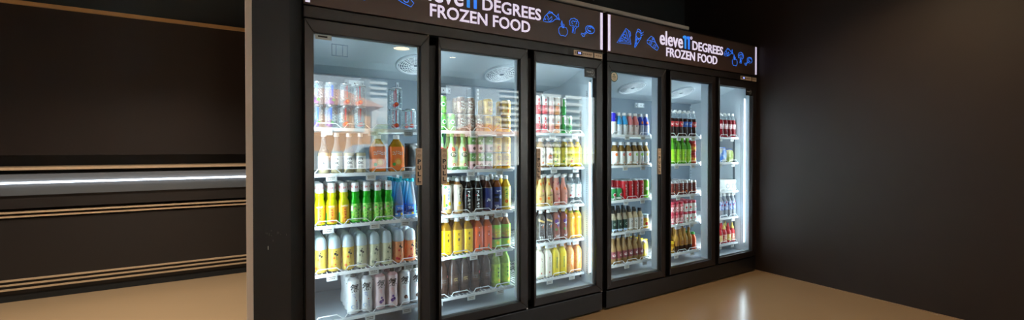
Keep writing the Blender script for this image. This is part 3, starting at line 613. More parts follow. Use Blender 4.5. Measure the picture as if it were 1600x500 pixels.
SEC = {1: (.045, .628), 2: (.64, 1.238), 3: (1.25, 1.838)}
ORD = ['first', 'second', 'third', 'fourth', 'fifth', 'sixth', 'seventh', 'eighth', 'ninth', 'tenth']
DOORN = ['first door', 'second door', 'third door', 'fourth door', 'fifth door', 'sixth door']
SHN = {1: 'top shelf', 2: 'second shelf', 3: 'third shelf', 4: 'fourth shelf', 5: 'bottom shelf'}
YF = .158
meshes = {}
def place(key, x, y, z, rz, label, group):
    k = K[key]
    root = thing(k['name'], label, k['cat'], (x, y, z), group, rz)
    if key not in meshes: meshes[key] = make_kind(k)
    for nm, me in meshes[key]:
        o = bpy.data.objects.new(nm, me); COL.objects.link(o); o.parent = root
    return root
placed = {}
def build_drinks():
    for door, sh, items, deep in R_:
        u = (door-1) % 3+1; ox = OFF[(door-1)//3]
        x1 = SEC[u][1]+ox
        xs = []
        for key, px, st in items:
            r = K[key]['r']
            x = x_at(px, YF+r)
            if xs: x = max(x, xs[-1]+pr+r+.0028)
            xs.append(x); pr = r
        # push back from the right-hand end of the shelf
        lim = x1
        for i in range(len(xs)-1, -1, -1):
            r = K[items[i][0]]['r']; xs[i] = min(xs[i], lim-r); lim = xs[i]-r-.0028
        for i, (key, px, st) in enumerate(items):
            k = K[key]; r = k['r']; z = SHELF_Z[sh]+.0042
            dy = r*2+.0052
            if k['shape'] == 'bag': dy = r*1.35
            nd = deep
            if key in ('orangejug',): nd = 1
            for j in range(nd):
                y = YF+r+j*dy+(0 if j == 0 else random.uniform(0, .001))
                if y+r > .655: break
                jx = 0 if j == 0 else random.uniform(-.0004, .0004)
                for s in range(st):
                    row = ['front row', 'second row', 'third row', 'fourth row'][j]
                    if st > 1 or any(it[2] > 1 for it in items): row = ('upper ' if s else 'lower ')+row
                    lab = f"{k['look']}, {ORD[i]} from left, {row}, {SHN[sh]}, {DOORN[door-1]}"
                    n = len(lab.replace(',', '').split())
                    if n > 16: print('LONG', n, lab)
                    g = f"{k['look']} items on the {SHN[sh]} behind the {DOORN[door-1]}"
                    rz = random.uniform(-.35, .2)
                    if k['shape'] in ('jug', 'bag', 'pack', 'sqpet'): rz = random.uniform(-.04, .04)
                    place(key, xs[i]+jx, y, z+s*(k['h']+.0005), rz, lab, g)
    # goods seen further back
build_drinks()

# ------------------------------------------------------------------ wire shelves
def build_shelf(door, sh):
    u = (door-1) % 3+1; ox = OFF[(door-1)//3]; x0, x1 = SEC[u]; w = x1-x0
    ys, ye = .148, .655
    root = thing('wire_shelf', f"white wire shelf with price tags, {SHN[sh]} behind the {DOORN[door-1]}", 'shelf', (x0+ox, 0, SHELF_Z[sh]), 'white wire shelves inside the fridges')
    if 'shelf%d' % u not in meshes:
        f = MB()
        f.tube([(0, ys, -.004), (w, ys, -.004), (w, ye, -.004), (0, ye, -.004)], .0035, WIRE, 6, True)
        for y in (.3, .45, .57): f.tube([(0, y, -.004), (w, y, -.004)], .003, WIRE)
        f.box(0.002, w-.002, ys-.0045, ys-.003, -.014, .003, WIRE)
        d = MB(); n = int(w/.024)
        for i in range(1, n):
            x = w*i/n; d.tube([(x, ys, .0012), (x, ye, .0012)], .0026, WIRE, 5)
        g = MB(); pts = []; nb = 4; p = w/nb
        for i in range(nb):
            a = i*p
            pts += [(a+.012*p/.15, ys+.004, .002), (a+p*.2, ys+.004, .026), (a+p*.8, ys+.004, .026), (a+p*.99, ys+.004, .002)]
        g.tube(pts, .0025, WIRE, 6)
        meshes['shelf%d' % u] = [('shelf_frame', f.mesh('shelf_frame')), ('wire_deck', d.mesh('wire_deck')), ('front_guard', g.mesh('front_guard'))]
        t = MB(); t.box(-.026, .026, -.003, -.0015, -.03, .006, TAGP); t.box(-.022, .022, -.0042, -.0032, -.026, -.004, TAG)
        rr = random.Random(5)
        for i in range(7): t.box(-.018+i*.005, -.0145+i*.005, -.0048, -.0044, -.012, -.008, INK)
        for i in range(4): t.box(-.016+i*.008, -.0105+i*.008, -.0048, -.0044, -.021, -.0165, GREYINK)
        meshes['tag'] = t.mesh('price_tag')
    if (door, sh) == (1, 5):                 # the bottom shelf of the first door carries a flat tray
        t = MB(); t.box(.003, w-.003, ys+.002, ye-.002, .0, .0035, LINER); meshes['tray'] = t.mesh('base_tray')
    for nm, me in meshes['shelf%d' % u]:
        if (door, sh) == (1, 5) and nm == 'wire_deck': nm, me = 'base_tray', meshes['tray']
        o = bpy.data.objects.new(nm, me); COL.objects.link(o); o.parent = root
    for fx in (.15, .5, .83):
        o = bpy.data.objects.new('price_tag', meshes['tag']); COL.objects.link(o); o.parent = root
        o.location = (w*fx+random.uniform(-.02, .02), ys-.006, -.006)
for door in range(1, 7):
    for sh in range(1, 6): build_shelf(door, sh)

# ------------------------------------------------------------------ header pictures
def icon(kind_, x0, x1, z0, z1, y, parent, name, flip=False):
    mb = MB(); r = .0018
    def T(u, v): return (x0+u*(x1-x0), y, z0+v*(z1-z0))
    def line(p, closed=False, m=SIGNB): mb.tube([T(*q) for q in p], r, m, 5, closed)
    def circ(u, v, a, b=None, n=12, s=0, e=2*PI):
        b = b or a; full = (e-s) > 6.2
        line([(u+a*math.cos(s+(e-s)*i/(n if full else n-1)), v+b*math.sin(s+(e-s)*i/(n if full else n-1))) for i in range(n)], full)
    if kind_ == 'pizza':
        line([(0, .0), (.62, 1.), (.78, .9), (.88, .5), (.97, .06)], True); line([(.12, .1), (.6, .86), (.74, .5), (.86, .16)], True)
        circ(.52, .5, .1, .1); circ(.35, .25, .08, .08); circ(.62, .3, .1, .1); line([(.78, .9), (.92, .82), (.95, .6), (.88, .5)])
        circ(.2, .14, .05, .05)
    elif kind_ == 'cone':
        circ(.5, .68, .26, .18); line([(.24, .62), (.1, .0), (.16, -.0), (.78, .58)], False); line([(.24, .6), (.5, .46), (.78, .6)]); line([(.3, .8), (.45, 1), (.68, .94), (.78, .8)])
        line([(.22, .4), (.5, .44)]); line([(.16, .22), (.36, .26)]); line([(.3, .5), (.24, .12)]); line([(.78, .78), (1., .9)]); line([(.78, .68), (.98, .76)])
    elif kind_ == 'cheese':
        line([(.02, .62), (.36, 1.), (.6, .9), (.72, .6), (1., .22), (.88, .0), (.5, .16), (.3, .3), (.04, .42)], True)
        line([(.02, .62), (.3, .66), (.72, .6), (.98, .24)]); circ(.34, .48, .09, .1); circ(.68, .3, .1, .1); circ(.5, .8, .06, .05)
    elif kind_ == 'fish':
        line([(.0, .1), (.08, .5), (.28, .86), (.5, .96), (.68, .8), (.78, .68), (.9, 1.), (.92, .66), (1, .46), (.84, .5), (.72, .46), (.56, .2), (.4, .1), (.14, .06)], True)
        line([(.3, .26), (.5, .62), (.52, .34), (.36, .12)], True); circ(.12, .28, .03, .05, 8); line([(.22, .7), (.3, .5), (.26, .3)])
        line([(.3, .9), (.36, 1.05), (.56, .98)]); line([(.78, .66), (.86, .58), (.94, .58)])
    elif kind_ == 'apple':
        line([(.5, .52), (.36, .6), (.14, .56), (.02, .38), (.06, .16), (.26, .0), (.5, .03), (.74, .0), (.94, .18), (.98, .4), (.84, .58), (.62, .6)], True)
        line([(.5, .52), (.44, .72), (.36, 1.), (.28, .78), (.34, .62)]); line([(.5, .52), (.62, .7), (.56, .8)]); line([(.36, .98), (.42, .7)])
    elif kind_ == 'broccoli':
        pts = []
        for i in range(15):
            a = -2.4+i*(4.8/14)+PI/2; q = 1+(.12 if i % 2 else 0)
            pts.append((.48+.42*q*math.cos(a), .66+.3*q*math.sin(a)))
        line(pts); line([(.3, .4), (.38, .34), (.3, .02), (.56, .0), (.6, .3), (.74, .42)]); line([(.26, .5), (.4, .5), (.48, .36), (.58, .5), (.72, .48)])
        circ(.4, .7, .14, .1, 10, .4, 4.4); circ(.62, .72, .12, .1, 10, -1.5, 2.4); line([(.42, .32), (.44, .1)])
    elif kind_ == 'drumstick':
        circ(.66, .66, .32, .32, 16); circ(.68, .7, .2, .22, 12, .3, 5.0); line([(.4, .46), (.2, .22), (.06, .26), (.02, .14), (.12, .1), (.14, .0), (.26, .04), (.24, .16), (.48, .4)])
        line([(.56, .58), (.7, .56)]); line([(.62, .76), (.74, .82)])
    o = mb.obj(name, parent); return o

# ------------------------------------------------------------------ fridges
def build_fridge(ox, idx):
    lab = ['black three-door display fridge standing left, nearest the camera', 'black three-door display fridge standing right, in the far corner'][idx]
    R = thing('display_fridge', lab, 'fridge', (ox, 0, 0), 'black display fridges along the wall')
    W = 1.883
    # carcass
    c = MB()
    c.box(0, .032, .05, .70, .02, 1.76, BLACK); c.box(W-.032, W, .05, .70, .02, 1.76, BLACK)
    c.box(.032, W-.032, .69, .70, .02, 1.76, BLACK); c.box(0, W, .05, .70, 1.76, 2.105, BLACK); c.box(.032, W-.032, .05, .69, .02, .15, BLACK)
    c.obj('cabinet_body', R)
    # mullion faces seen in the gaps
    g = MB()
    for a, b in ((.0, .03), (.612, .675), (1.255, 1.305), (W-.03, W)): g.box(a, b, .0385, .05, .14, 1.765, GAPBLK)
    g.box(.03, W-.03, .0385, .05, 1.72, 1.765, GAPBLK); g.box(.03, W-.03, .0385, .05, .14, .18, GAPBLK)
    g.obj('door_seal_frame', R)
    p = MB(); p.box(0, W, .004, .05, .012, .136, BLACK); p.obj('kick_panel', R, bevel=.004)
    p = MB(); p.box(0, W, .0, .05, 1.768, 1.822, BROWNBLK); p.obj('header_rail', R, bevel=.003)
    for x in (.06, W-.06):
        f = MB(); f.lathe([(0, .022), (.004, .024), (.012, .014), (.022, .014)], GAPBLK, 12, cx=x, cy=.1); f.lathe([(0, .022), (.004, .024), (.012, .014), (.022, .014)], GAPBLK, 12, cx=x, cy=.62); f.obj('foot', R)
    # liner
    l = MB(); T = .003
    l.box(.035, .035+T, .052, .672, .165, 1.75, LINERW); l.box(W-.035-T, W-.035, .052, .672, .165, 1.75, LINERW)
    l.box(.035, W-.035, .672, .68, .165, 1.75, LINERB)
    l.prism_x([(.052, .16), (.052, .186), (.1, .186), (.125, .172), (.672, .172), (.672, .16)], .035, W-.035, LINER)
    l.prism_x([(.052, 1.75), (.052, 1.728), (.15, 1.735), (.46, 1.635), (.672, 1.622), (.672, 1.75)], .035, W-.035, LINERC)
    l.obj('interior_liner', R)
    # shelf rails (slotted standards) on back and side walls
    s = MB()
    for x in (.05, .62, 1.23, W-.055):
        s.box(x, x+.016, .664, .672, .2, 1.6, LINERW)
        for i in range(46): s.box(x+.005, x+.011, .6632, .6642, .22+i*.03, .235+i*.03, GREYINK)
    for xx in (.0382, W-.0392):
        s.box(xx, xx+.001, .185, .205, .2, 1.42, mat('slot_grey', '5a646c', .5))
        for i in range(90): s.box(xx-.0006, xx+.0016, .124, .129, .24+i*.0148, .247+i*.0148, GREYINK)
    s.obj('shelf_rail', R)
    # interior mullions
    for x in (.6, 1.232):
        m = MB(); m.box(x, x+.075, .0505, .125, .186, 1.73, LINERW); m.obj('mullion', R, bevel=.004)
    # LED strips: glowing tubes on side walls and inner mullion faces; mullion-side tubes are added, unseen, to light the goods
    for i, (x, y, ax) in enumerate(((.046, .088, 1), (.6375, .133, 0), (1.2695, .133, 0), (.684, .088, 1), (1.316, .088, 1), (W-.046, .088, -1))):
        t = MB(); t.lathe([(.26, .0), (.26, .0042), (1.62, .0042), (1.62, 0)], LED, 8, cx=x, cy=y)
        t.box(x-.006, x+.006, y-.006, y+.006, .25, .262, WHITE); t.box(x-.006, x+.006, y-.006, y+.006, 1.618, 1.63, WHITE)
        t.obj('light_tube', R)
        ld = bpy.data.lights.new('led_light', 'AREA'); ld.shape = 'RECTANGLE'; ld.size = 1.34; ld.size_y = .02; ld.energy = LEDW*({1: .62, 0: .75, -1: .5}[ax]); ld.color = (.80, .92, 1.)
        lo = bpy.data.objects.new('led_light', ld); COL.objects.link(lo); lo.parent = R
        d = Vector((ax, .6 if ax else 1., 0)).normalized()
        lo.location = Vector((x, y, .94))+d*.008
        zz = -d; xx = Vector((0, 0, 1)); yy = zz.cross(xx)
        lo.rotation_euler = Matrix((xx, yy, zz)).transposed().to_euler()
    # fan guards
    sl = math.atan2(.1, .31)
    for fx in (.655, 1.262) if idx == 0 else (.62, 1.25):
        f = MB()
        def FP(a, rr, h=0): 
            u = rr*math.cos(a); v = rr*math.sin(a)
            return (fx+u, .345+v*math.cos(sl)-h*math.sin(sl), 1.672-v*math.sin(sl)-h*math.cos(sl))
        for rr in (.02, .034, .048, .062, .076, .09, .104):
            f.tube([FP(2*PI*i/28, rr, .012) for i in range(28)], .0022, WIRE, 5, True)
        for i in range(16):
            a = 2*PI*i/16; f.tube([FP(a, .02, .0135), FP(a+.25, .06, .014), FP(a+.4, .118, .008)], .0018, WIRE, 5)
        f.obj('fan_guard', R)
        b = MB(); n = 32
        rings = [(.124, -.004), (.124, .012), (.112, .014), (.11, .004)]
        vs = [FP(2*PI*i/n, rr, h) for rr, h in rings for i in range(n)]
        fs = [(k*n+i, k*n+(i+1) % n, (k+1)*n+(i+1) % n, (k+1)*n+i) for k in range(3) for i in range(n)]
        b.add(vs, fs, LINERW, True)
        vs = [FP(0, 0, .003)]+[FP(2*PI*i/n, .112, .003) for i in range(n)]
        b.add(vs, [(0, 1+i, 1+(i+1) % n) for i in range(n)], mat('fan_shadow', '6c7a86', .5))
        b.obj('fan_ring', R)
    for bx in ((.345, .95) if idx == 0 else (.42, 1.05)):
        b = MB(); b.box(bx-.06, bx+.06, .652, .671, 1.545, 1.59, LINERW); b.box(bx-.035, bx+.035, .64, .652, 1.548, 1.587, WIRE)
        for q in (-.05, 0, .05): b.lathe([(0, 0), (0, .0)], LINER, 3) if False else b.box(bx+q-.004, bx+q+.004, .638 if q == 0 else .65, .64 if q == 0 else .6525, 1.563, 1.571, GAPBLK)
        b.obj('drain_bracket', R, bevel=.002)
    # doors
    DX = ((.003, .617), (.668, 1.257), (1.303, 1.881)); ST = ((.043, .05), (.02, .053), (.02, .058))
    GX = ((.043, .568), (.684, 1.203), (1.32, 1.824))
    for di, ((a, b), (ga, gb)) in enumerate(zip(DX, GX)):
        z0, z1, gz0, gz1 = .148, 1.762, .197, 1.70
        f = MB()
        # mitred bars
        for prof in (((a, z0), (a, z1), (ga, gz1), (ga, gz0)), ((b, z1), (b, z0), (gb, gz0), (gb, gz1)), ((a, z1), (b, z1), (gb, gz1), (ga, gz1)), ((b, z0), (a, z0), (ga, gz0), (gb, gz0))):
            f.prism_y(prof, 0., .038, BROWNBLK)
        D = f.obj('door', R, bevel=.0025)
        gl = MB(); gl.box(ga-.004, gb+.004, .012, .028, gz0-.004, gz1+.004, GLASS); gl.obj('glass_pane', D)
        sp = MB(); q = .009
        for (x0, x1, zz0, zz1) in ((ga, ga+.004, gz0, gz1), (gb-q, gb, gz0, gz1), (ga, gb, gz0, gz0+.006), (ga, gb, gz1-.004, gz1)):
            sp.box(x0, x1, .0285, .036, zz0, zz1, STEEL)
        sp.obj('glass_spacer', D)
        for xx, zz in (((b-.012, z1+.002), (b-.012, z0-.004)) if di != 1 else ((b-.012, z1+.002), (b-.012, z0-.004))):
            h = MB(); h.box(xx, xx+.01, .002, .012, zz-.003, zz+.004, CHROME); h.obj('hinge_pin', D)
        # PULL strips
        pull = {(0, 0): (.541, .574), (0, 1): (.684, .718), (0, 2): (1.322, 1.352), (1, 0): (.53, .562)}.get((idx, di))
        if pull:
            s = MB(); x0, x1 = pull; w = x1-x0
            s.box(x0, x1, -.0012, .0112, .95, 1.148, TANPL)
            for i, ch in enumerate('PULL'):
                zc = 1.076-i*.033; flat_text(s, ch, x0+w*.2, x1-w*.2, zc-.0125, zc+.0125, -.0017, INK, .045)
            for zc, hh in ((1.135, .012), (.962, .012)):
                for k in range(3): s.box(x0+w*.2, x1-w*.2, -.0017, -.0013, zc-hh/2+k*.005, zc-hh/2+k*.005+.0018, mat('brown_ink', '6a4c38', .6))
            n = 14
            s.tube([((x0+x1)/2+.009*math.cos(2*PI*i/n), -.0015, 1.108+.009*math.sin(2*PI*i/n)) for i in range(n)], .0009, mat('brown_ink', '6a4c38', .6), 4, True)
            s.tube([((x0+x1)/2+.004*math.cos(2*PI*i/n), -.0015, 1.108+.004*math.sin(2*PI*i/n)) for i in range(n)], .0009, mat('brown_ink', '6a4c38', .6), 4, True)
            s.obj('pull_sticker', D)
        if di == 2:
            s = MB(); x0, x1 = gb-.1, gb+.004; s.box(x0, x1, .0092, .0118, 1.637, 1.706, BK)
            flat_text(s, 'POLAR G', x0+.018, x1-.03, 1.668, 1.68, .0088, TAG, .02)
            pts = [(x1-.036+.019*math.cos(a), .009, 1.672+.017*math.sin(a)) for a in [-2.3+i*.3 for i in range(15)]]
            s.tube(pts, .001, TAG, 4); s.box(x0+.03, x1-.02, .0088, .0092, 1.65, 1.653, GREYINK)
            s.obj('brand_sticker', D)
        if idx == 1 and di == 0:
            s = MB(); n = 28; cx, cz = ga+.036, 1.662
            def disc(rx, rz, y, m): s.add([(cx, y, cz)]+[(cx+rx*math.cos(2*PI*i/n), y, cz+rz*math.sin(2*PI*i/n)) for i in range(n)], [(0, 1+i, 1+(i+1) % n) for i in range(n)], m)
            disc(.036, .036, .0115, DKG); disc(.031, .031, .0109, prt('cream_sticker', 'd8cdb4'))
            for q in range(4): s.box(cx-.015+q*.008, cx-.01+q*.008, .0103, .0107, cz-.006+(q % 2)*.002, cz+.003, DKG)
            s.box(cx-.01, cx+.006, .0103, .0107, cz+.01, cz+.017, DKG); s.box(cx-.014, cx+.014, .0103, .0107, cz-.017, cz-.014, GREYINK)
            s.obj('round_sticker', D)
        if idx == 0 and di == 0:
            s = MB(); s.box(ga+.02, ga+.062, .0105, .0118, 1.682, 1.69, INK); s.box(ga+.008, ga+.08, .0108, .0118, 1.672, 1.696, mat('pale_sticker', 'b8c4c4', .5))
            s.obj('rating_sticker', D)
            s = MB()
            for x0, x1, zz in ((.08, .155, 1.655), (.08, .155, 1.6)): s.box(ga+x0, ga+x1, .0105, .0118, zz, zz+.003, mat('blue_ghost', '8aa4b8', .5))
            for x in (.08, .1, .13, .153): s.box(ga+x, ga+x+.002, .0105, .0118, 1.6, 1.656, mat('blue_ghost', '8aa4b8', .5))
            s.obj('clear_sticker', D)
    # header sign
    h = MB(); h.box(0, W, .0, .05, 1.828, 2.10, SIGNBG); H = h.obj('header_sign', R, bevel=.003)
    for a, b in ((.008, .028), (W-.026, W-.006)):
        m = MB(); m.box(a, b, -.003, .0, 1.838, 2.093, SIGNW); m.obj('light_bar', H)
    m = MB(); y = -.004
    flat_text(m, 'FROZEN FOOD', .62, 1.272, 1.868, 1.938, y, SIGNW, .012, .004)
    flat_text(m, 'DEGREES', .94, 1.354, 1.957, 2.03, y, SIGNW, .012, .004)
    flat_text(m, 'eleve', .545, .818, 1.951, 2.062, y, SIGNW, .012, .004)
    n = 16; m.tube([(.924+.01*math.cos(2*PI*i/n), -.002, 2.05+.01*math.sin(2*PI*i/n)) for i in range(n)], .0028, SIGNW, 5, True)
    m.obj('sign_lettering', H)
    m = MB()
    for xo, mm in ((.822, SIGNB2), (.866, SIGNB)):
        pr = [(xo+.018, 1.955), (xo+.036, 1.955), (xo+.036, 2.058), (xo+.012, 2.058), (xo-.004, 2.048), (xo+.004, 2.032), (xo+.018, 2.04)]
        m.prism_y(pr, -.004, 0, mm)
    m.obj('sign_number_eleven', H)
    for kx, x0, x1, z0, z1 in (('pizza', .092, .238, 1.905, 2.02), ('cone', .26, .365, 1.893, 2.035), ('cheese', .4, .53, 1.9, 2.0),
                               ('fish', 1.372, 1.505, 1.953, 2.025), ('apple', 1.492, 1.57, 1.886, 1.985), ('broccoli', 1.58, 1.67, 1.917, 2.018), ('drumstick', 1.68, 1.805, 1.905, 1.99)):
        icon(kx, x0, x1, z0, z1, -.0022, H, {'cone': 'ice_cream_picture'}.get(kx, kx+'_picture'))
    # control panel
    cp = MB(); cp.box(1.62, 1.788, -.004, 0, 1.772, 1.806, TANPL); cp.box(1.8, 1.872, -.004, 0, 1.772, 1.806, TANPL)
    for i in range(5): cp.box(1.7+i*.016, 1.71+i*.016, -.0048, -.004, 1.785, 1.793, mat('brown_ink', '6a4c38', .6))
    cp.box(1.628, 1.636, -.0048, -.004, 1.782, 1.798, mat('brown_ink', '6a4c38', .6)); 
    for i in range(3): cp.box(1.812+i*.018, 1.824+i*.018, -.0048, -.004, 1.786, 1.791, mat('brown_ink', '6a4c38', .6))
    C_ = cp.obj('control_panel', R)
    dsp = MB(); dsp.box(1.643, 1.692, -.0052, -.004, 1.778, 1.801, INK)
    flat_text(dsp, '18', 1.655, 1.68, 1.783, 1.796, -.0058, mat('display_glow', '9aa4ff', emit=2.5), .03); dsp.obj('temperature_display', C_)
    # top lid so the drip tray rests on it
    t = MB(); t.box(0, W, .0, .7, 2.105, 2.11, BLACK); t.obj('top_cover', R)
    return R
LEDW = 6.6
build_fridge(0., 0); build_fridge(OFF[1], 1)

# trunking on top of the fridges
b = MB(); b.box(.3, 2.86, .035, .12, 2.1105, 2.15, mat('trunking_grey', '8c8274', .5)); b.box(.3, 2.86, .03, .0349, 2.128, 2.1525, mat('trunking_lip', 'a2978a', .45)); b.box(2.86, 3.0, .06, .12, 2.1105, 2.135, mat('trunking_end', '4c4640', .5))
tag(b.obj('cable_trunking'), 'long grey beige cable trunking lying on top of both fridges', 'trunking')

# ------------------------------------------------------------------ room
WALLB = mat('wall_black_brown', '120f0d', .6, scale=6, col2='16110f', amt=.6)
WALLR = mat('wall_right_brown', '2b211c', .5, scale=5, col2='302520', amt=.6)
WALLK = mat('wall_back_black', '100f0f', .7, scale=5)
FLOOR = mat('floor_epoxy', 'a18768', .22, scale=1.5, col2='a98d6c', amt=.8)
CEIL = mat('ceiling_brown', '7a6656', .8)
TRIM = mat('beige_trim', 'e4d6c8', .5)
def struct(name, mb, bevel=0): o = mb.obj(name, bevel=bevel); o['kind'] = 'structure'; return o
struct('floor', MB().box(-2.6, 9.2, -6.9, 3.2, -.06, 0, FLOOR))
struct('ceiling', MB().box(-2.6, 9.2, -6.9, 3.2, 2.9, 3.0, CEIL))
struct('wall_back', MB().box(-.22, 3.95, .8, .9, 0, 2.9, WALLK))
struct('wall_right', MB().box(3.832, 3.93, -1.9, .8, 0, 2.9, WALLR))
struct('wall_right_return', MB().box(3.93, 9.1, -1.9, -1.8, 0, 2.9, WALLR))
struct('wall_far_right', MB().box(9.1, 9.2, -6.9, -1.8, 0, 2.9, WALLR))
struct('wall_left', MB().box(-2.6, -2.5, -6.9, 3.2, 0, 2.9, WALLB))
struct('wall_counter_side', MB().box(-2.5, 3.95, 3.1, 3.2, 0, 2.9, WALLB))
w = MB(); w.box(-.206, -.058, -.002, .8, 0, 2.9, WALLB); w.box(-.058, -.003, .05, .8, 0, 2.9, GAPBLK)
struct('wall_partition', w)
struct('trim_1', MB().box(-.232, -.2065, -.006, .8, 0, 2.9, TRIM), .002)
struct('trim_2', MB().box(3.822, 3.8315, -1.9, .79, 0, .006, mat('floor_seal', 'a08468', .5)))
# scuff marks on the partition
s = MB(); rr = random.Random(3)
for i in range(10):
    x = -.15+rr.uniform(-.01, .09); z = .74+rr.uniform(-.02, .03); s.box(x, x+.0015, -.0032, -.0022, z, z+rr.uniform(.002, .012), mat('scuff', '55504e', .6))
s.box(-.1505, -.147, -.0032, -.0022, .688, .704, mat('scuff_white', 'b8b4b0', .6)); struct('trim_3', s)

# front wall with two shop windows
FW = mat('front_wall_dark', '2c2826', .7)
f = MB(); Y0, Y1 = -6.6, -6.5
ws = [(.1, 2.12), (3.3, 7.9)]; ZS, ZT = .72, 2.62
f.box(-2.5, ws[0][0], Y0, Y1, 0, 2.9, FW); f.box(ws[0][1], ws[1][0], Y0, Y1, 0, 2.9, FW); f.box(ws[1][1], 9.1, Y0, Y1, 0, 2.9, FW)
for a, b in ws: f.box(a, b, Y0, Y1, 0, ZS, FW); f.box(a, b, Y0, Y1, ZT, 2.9, FW)
struct('wall_front', f)
for i, (a, b) in enumerate(ws):
    m = MB(); t = .04
    m.box(a, a+t, Y0, Y1, ZS, ZT, BLACK); m.box(b-t, b, Y0, Y1, ZS, ZT, BLACK); m.box(a+t, b-t, Y0, Y1, ZS, ZS+t, BLACK); m.box(a+t, b-t, Y0, Y1, ZT-t, ZT, BLACK)
    if i: 
        for x in (4.0, 5.3, 6.6): m.box(x, x+.06, Y0, Y1, ZS+t, ZT-t, BLACK)
    o = struct('window_%d' % (i+1), m)
    g = MB(); g.box(a+t, b-t, -6.556, -6.545, ZS+t, ZT-t, GLASS); g.obj('window_pane', o)

# ------------------------------------------------------------------ counter seen past the partition
def counter():
    R = thing('display_counter', 'long dark counter with beige shelf edges beyond the partition', 'counter', (-2.45, 2.4, 0))
    w = 2.9
    DK = mat('counter_dark', '1c1614', .5); BE = mat('counter_beige', 'b59a7c', .5); GY = mat('counter_grey', '55585c', .4)
    a = MB(); a.box(0, w, .03, .5, .0, .06, GAPBLK); a.box(0, w, .02, .5, .06, .62, DK); a.box(0, w, .02, .5, .7, .8, DK); a.box(0, w, .45, .5, .6, 1.1, DK); a.obj('carcass', R)
    for z in (.09, .125, .158, .635, .665): 
        e = MB(); e.box(0, w, -.0, .45, z, z+.012, BE); e.obj('shelf_edge', R)
    e = MB(); e.box(0, w, 0, .45, .8, .96, GY); e.obj('top_panel', R)
    e = MB(); e.tube([(.05, -.008, .895), (w-.05, -.008, .895)], .007, LED, 8); e.obj('light_tube', R)
    e = MB(); e.box(0, w, 0, .45, .99, 1.01, BE); e.box(0, w, .2, .45, .96, .99, DK); e.obj('counter_top', R)
    u = MB(); u.box(0, w, .3, .5, 1.1, 2.3, mat('counter_brown', '241812', .5)); u.obj('upper_cabinet', R)
    e = MB(); e.box(0, w, .27, .5, 2.3, 2.33, mat('gold_edge', 'c09a68', .45)); e.obj('upper_edge', R)
    e = MB(); e.box(0, w, .4, .5, 2.33, 2.88, mat('slate_panel', '30383a', .5)); e.obj('slate_board', R)
    ld = bpy.data.lights.new('counter_light', 'AREA'); ld.shape = 'RECTANGLE'; ld.size = 2.6; ld.size_y = .03; ld.energy = .5; ld.color = (1, .92, .85)
    lo = bpy.data.objects.new('counter_light', ld); COL.objects.link(lo); lo.parent = R; lo.location = (1.4, -.035, .895); lo.rotation_euler = (PI/2+.6, 0, 0)
counter()

# ------------------------------------------------------------------ ceiling downlights
def downlight(x, y, r, energy, label, color=(1., .82, .6), vis=14.):
    R = thing('ceiling_downlight', label, 'ceiling light', (x, y, 2.9), 'round recessed downlights in the dark ceiling')
    m = MB(); m.lathe([(-.001, r*1.25), (-.012, r*1.22), (-.012, r), (-.002, r)], WHITE, 24); m.obj('trim_ring', R)
    d = MB(); n = 24; d.add([(0, 0, -.006)]+[(r*math.cos(2*PI*i/n), r*math.sin(2*PI*i/n), -.006) for i in range(n)], [(0, 1+(i+1) % n, 1+i) for i in range(n)], mat('downlight_glow', 'ffe2b0', emit=vis)); d.obj('diffuser', R)
    ld = bpy.data.lights.new('downlight', 'SPOT'); ld.energy = energy; ld.color = color; ld.spot_size = 2.2; ld.spot_blend = .8; ld.shadow_soft_size = r
    lo = bpy.data.objects.new('downlight', ld); COL.objects.link(lo); lo.parent = R; lo.location = (0, 0, -.03+0*r)
downlight(1.92, -5.0, .14, 150, 'large warm downlight, mirrored in the first glass door')
downlight(2.95, -5.2, .06, 60, 'small warm downlight, mirrored in the second glass door')
downlight(2.9, -1.3, .07, 110, 'warm downlight over the floor before the right-hand fridge', (1., .72, .42))
downlight(1.2, -1.5, .07, 50, 'added warm downlight, unseen, over the floor before the left-hand fridge', (1., .78, .5))  # added lamp, out of view, for more warm light on the floor
downlight(-1.2, .6, .07, 450, 'warm downlight over the floor left of the partition', (1., .9, .74))

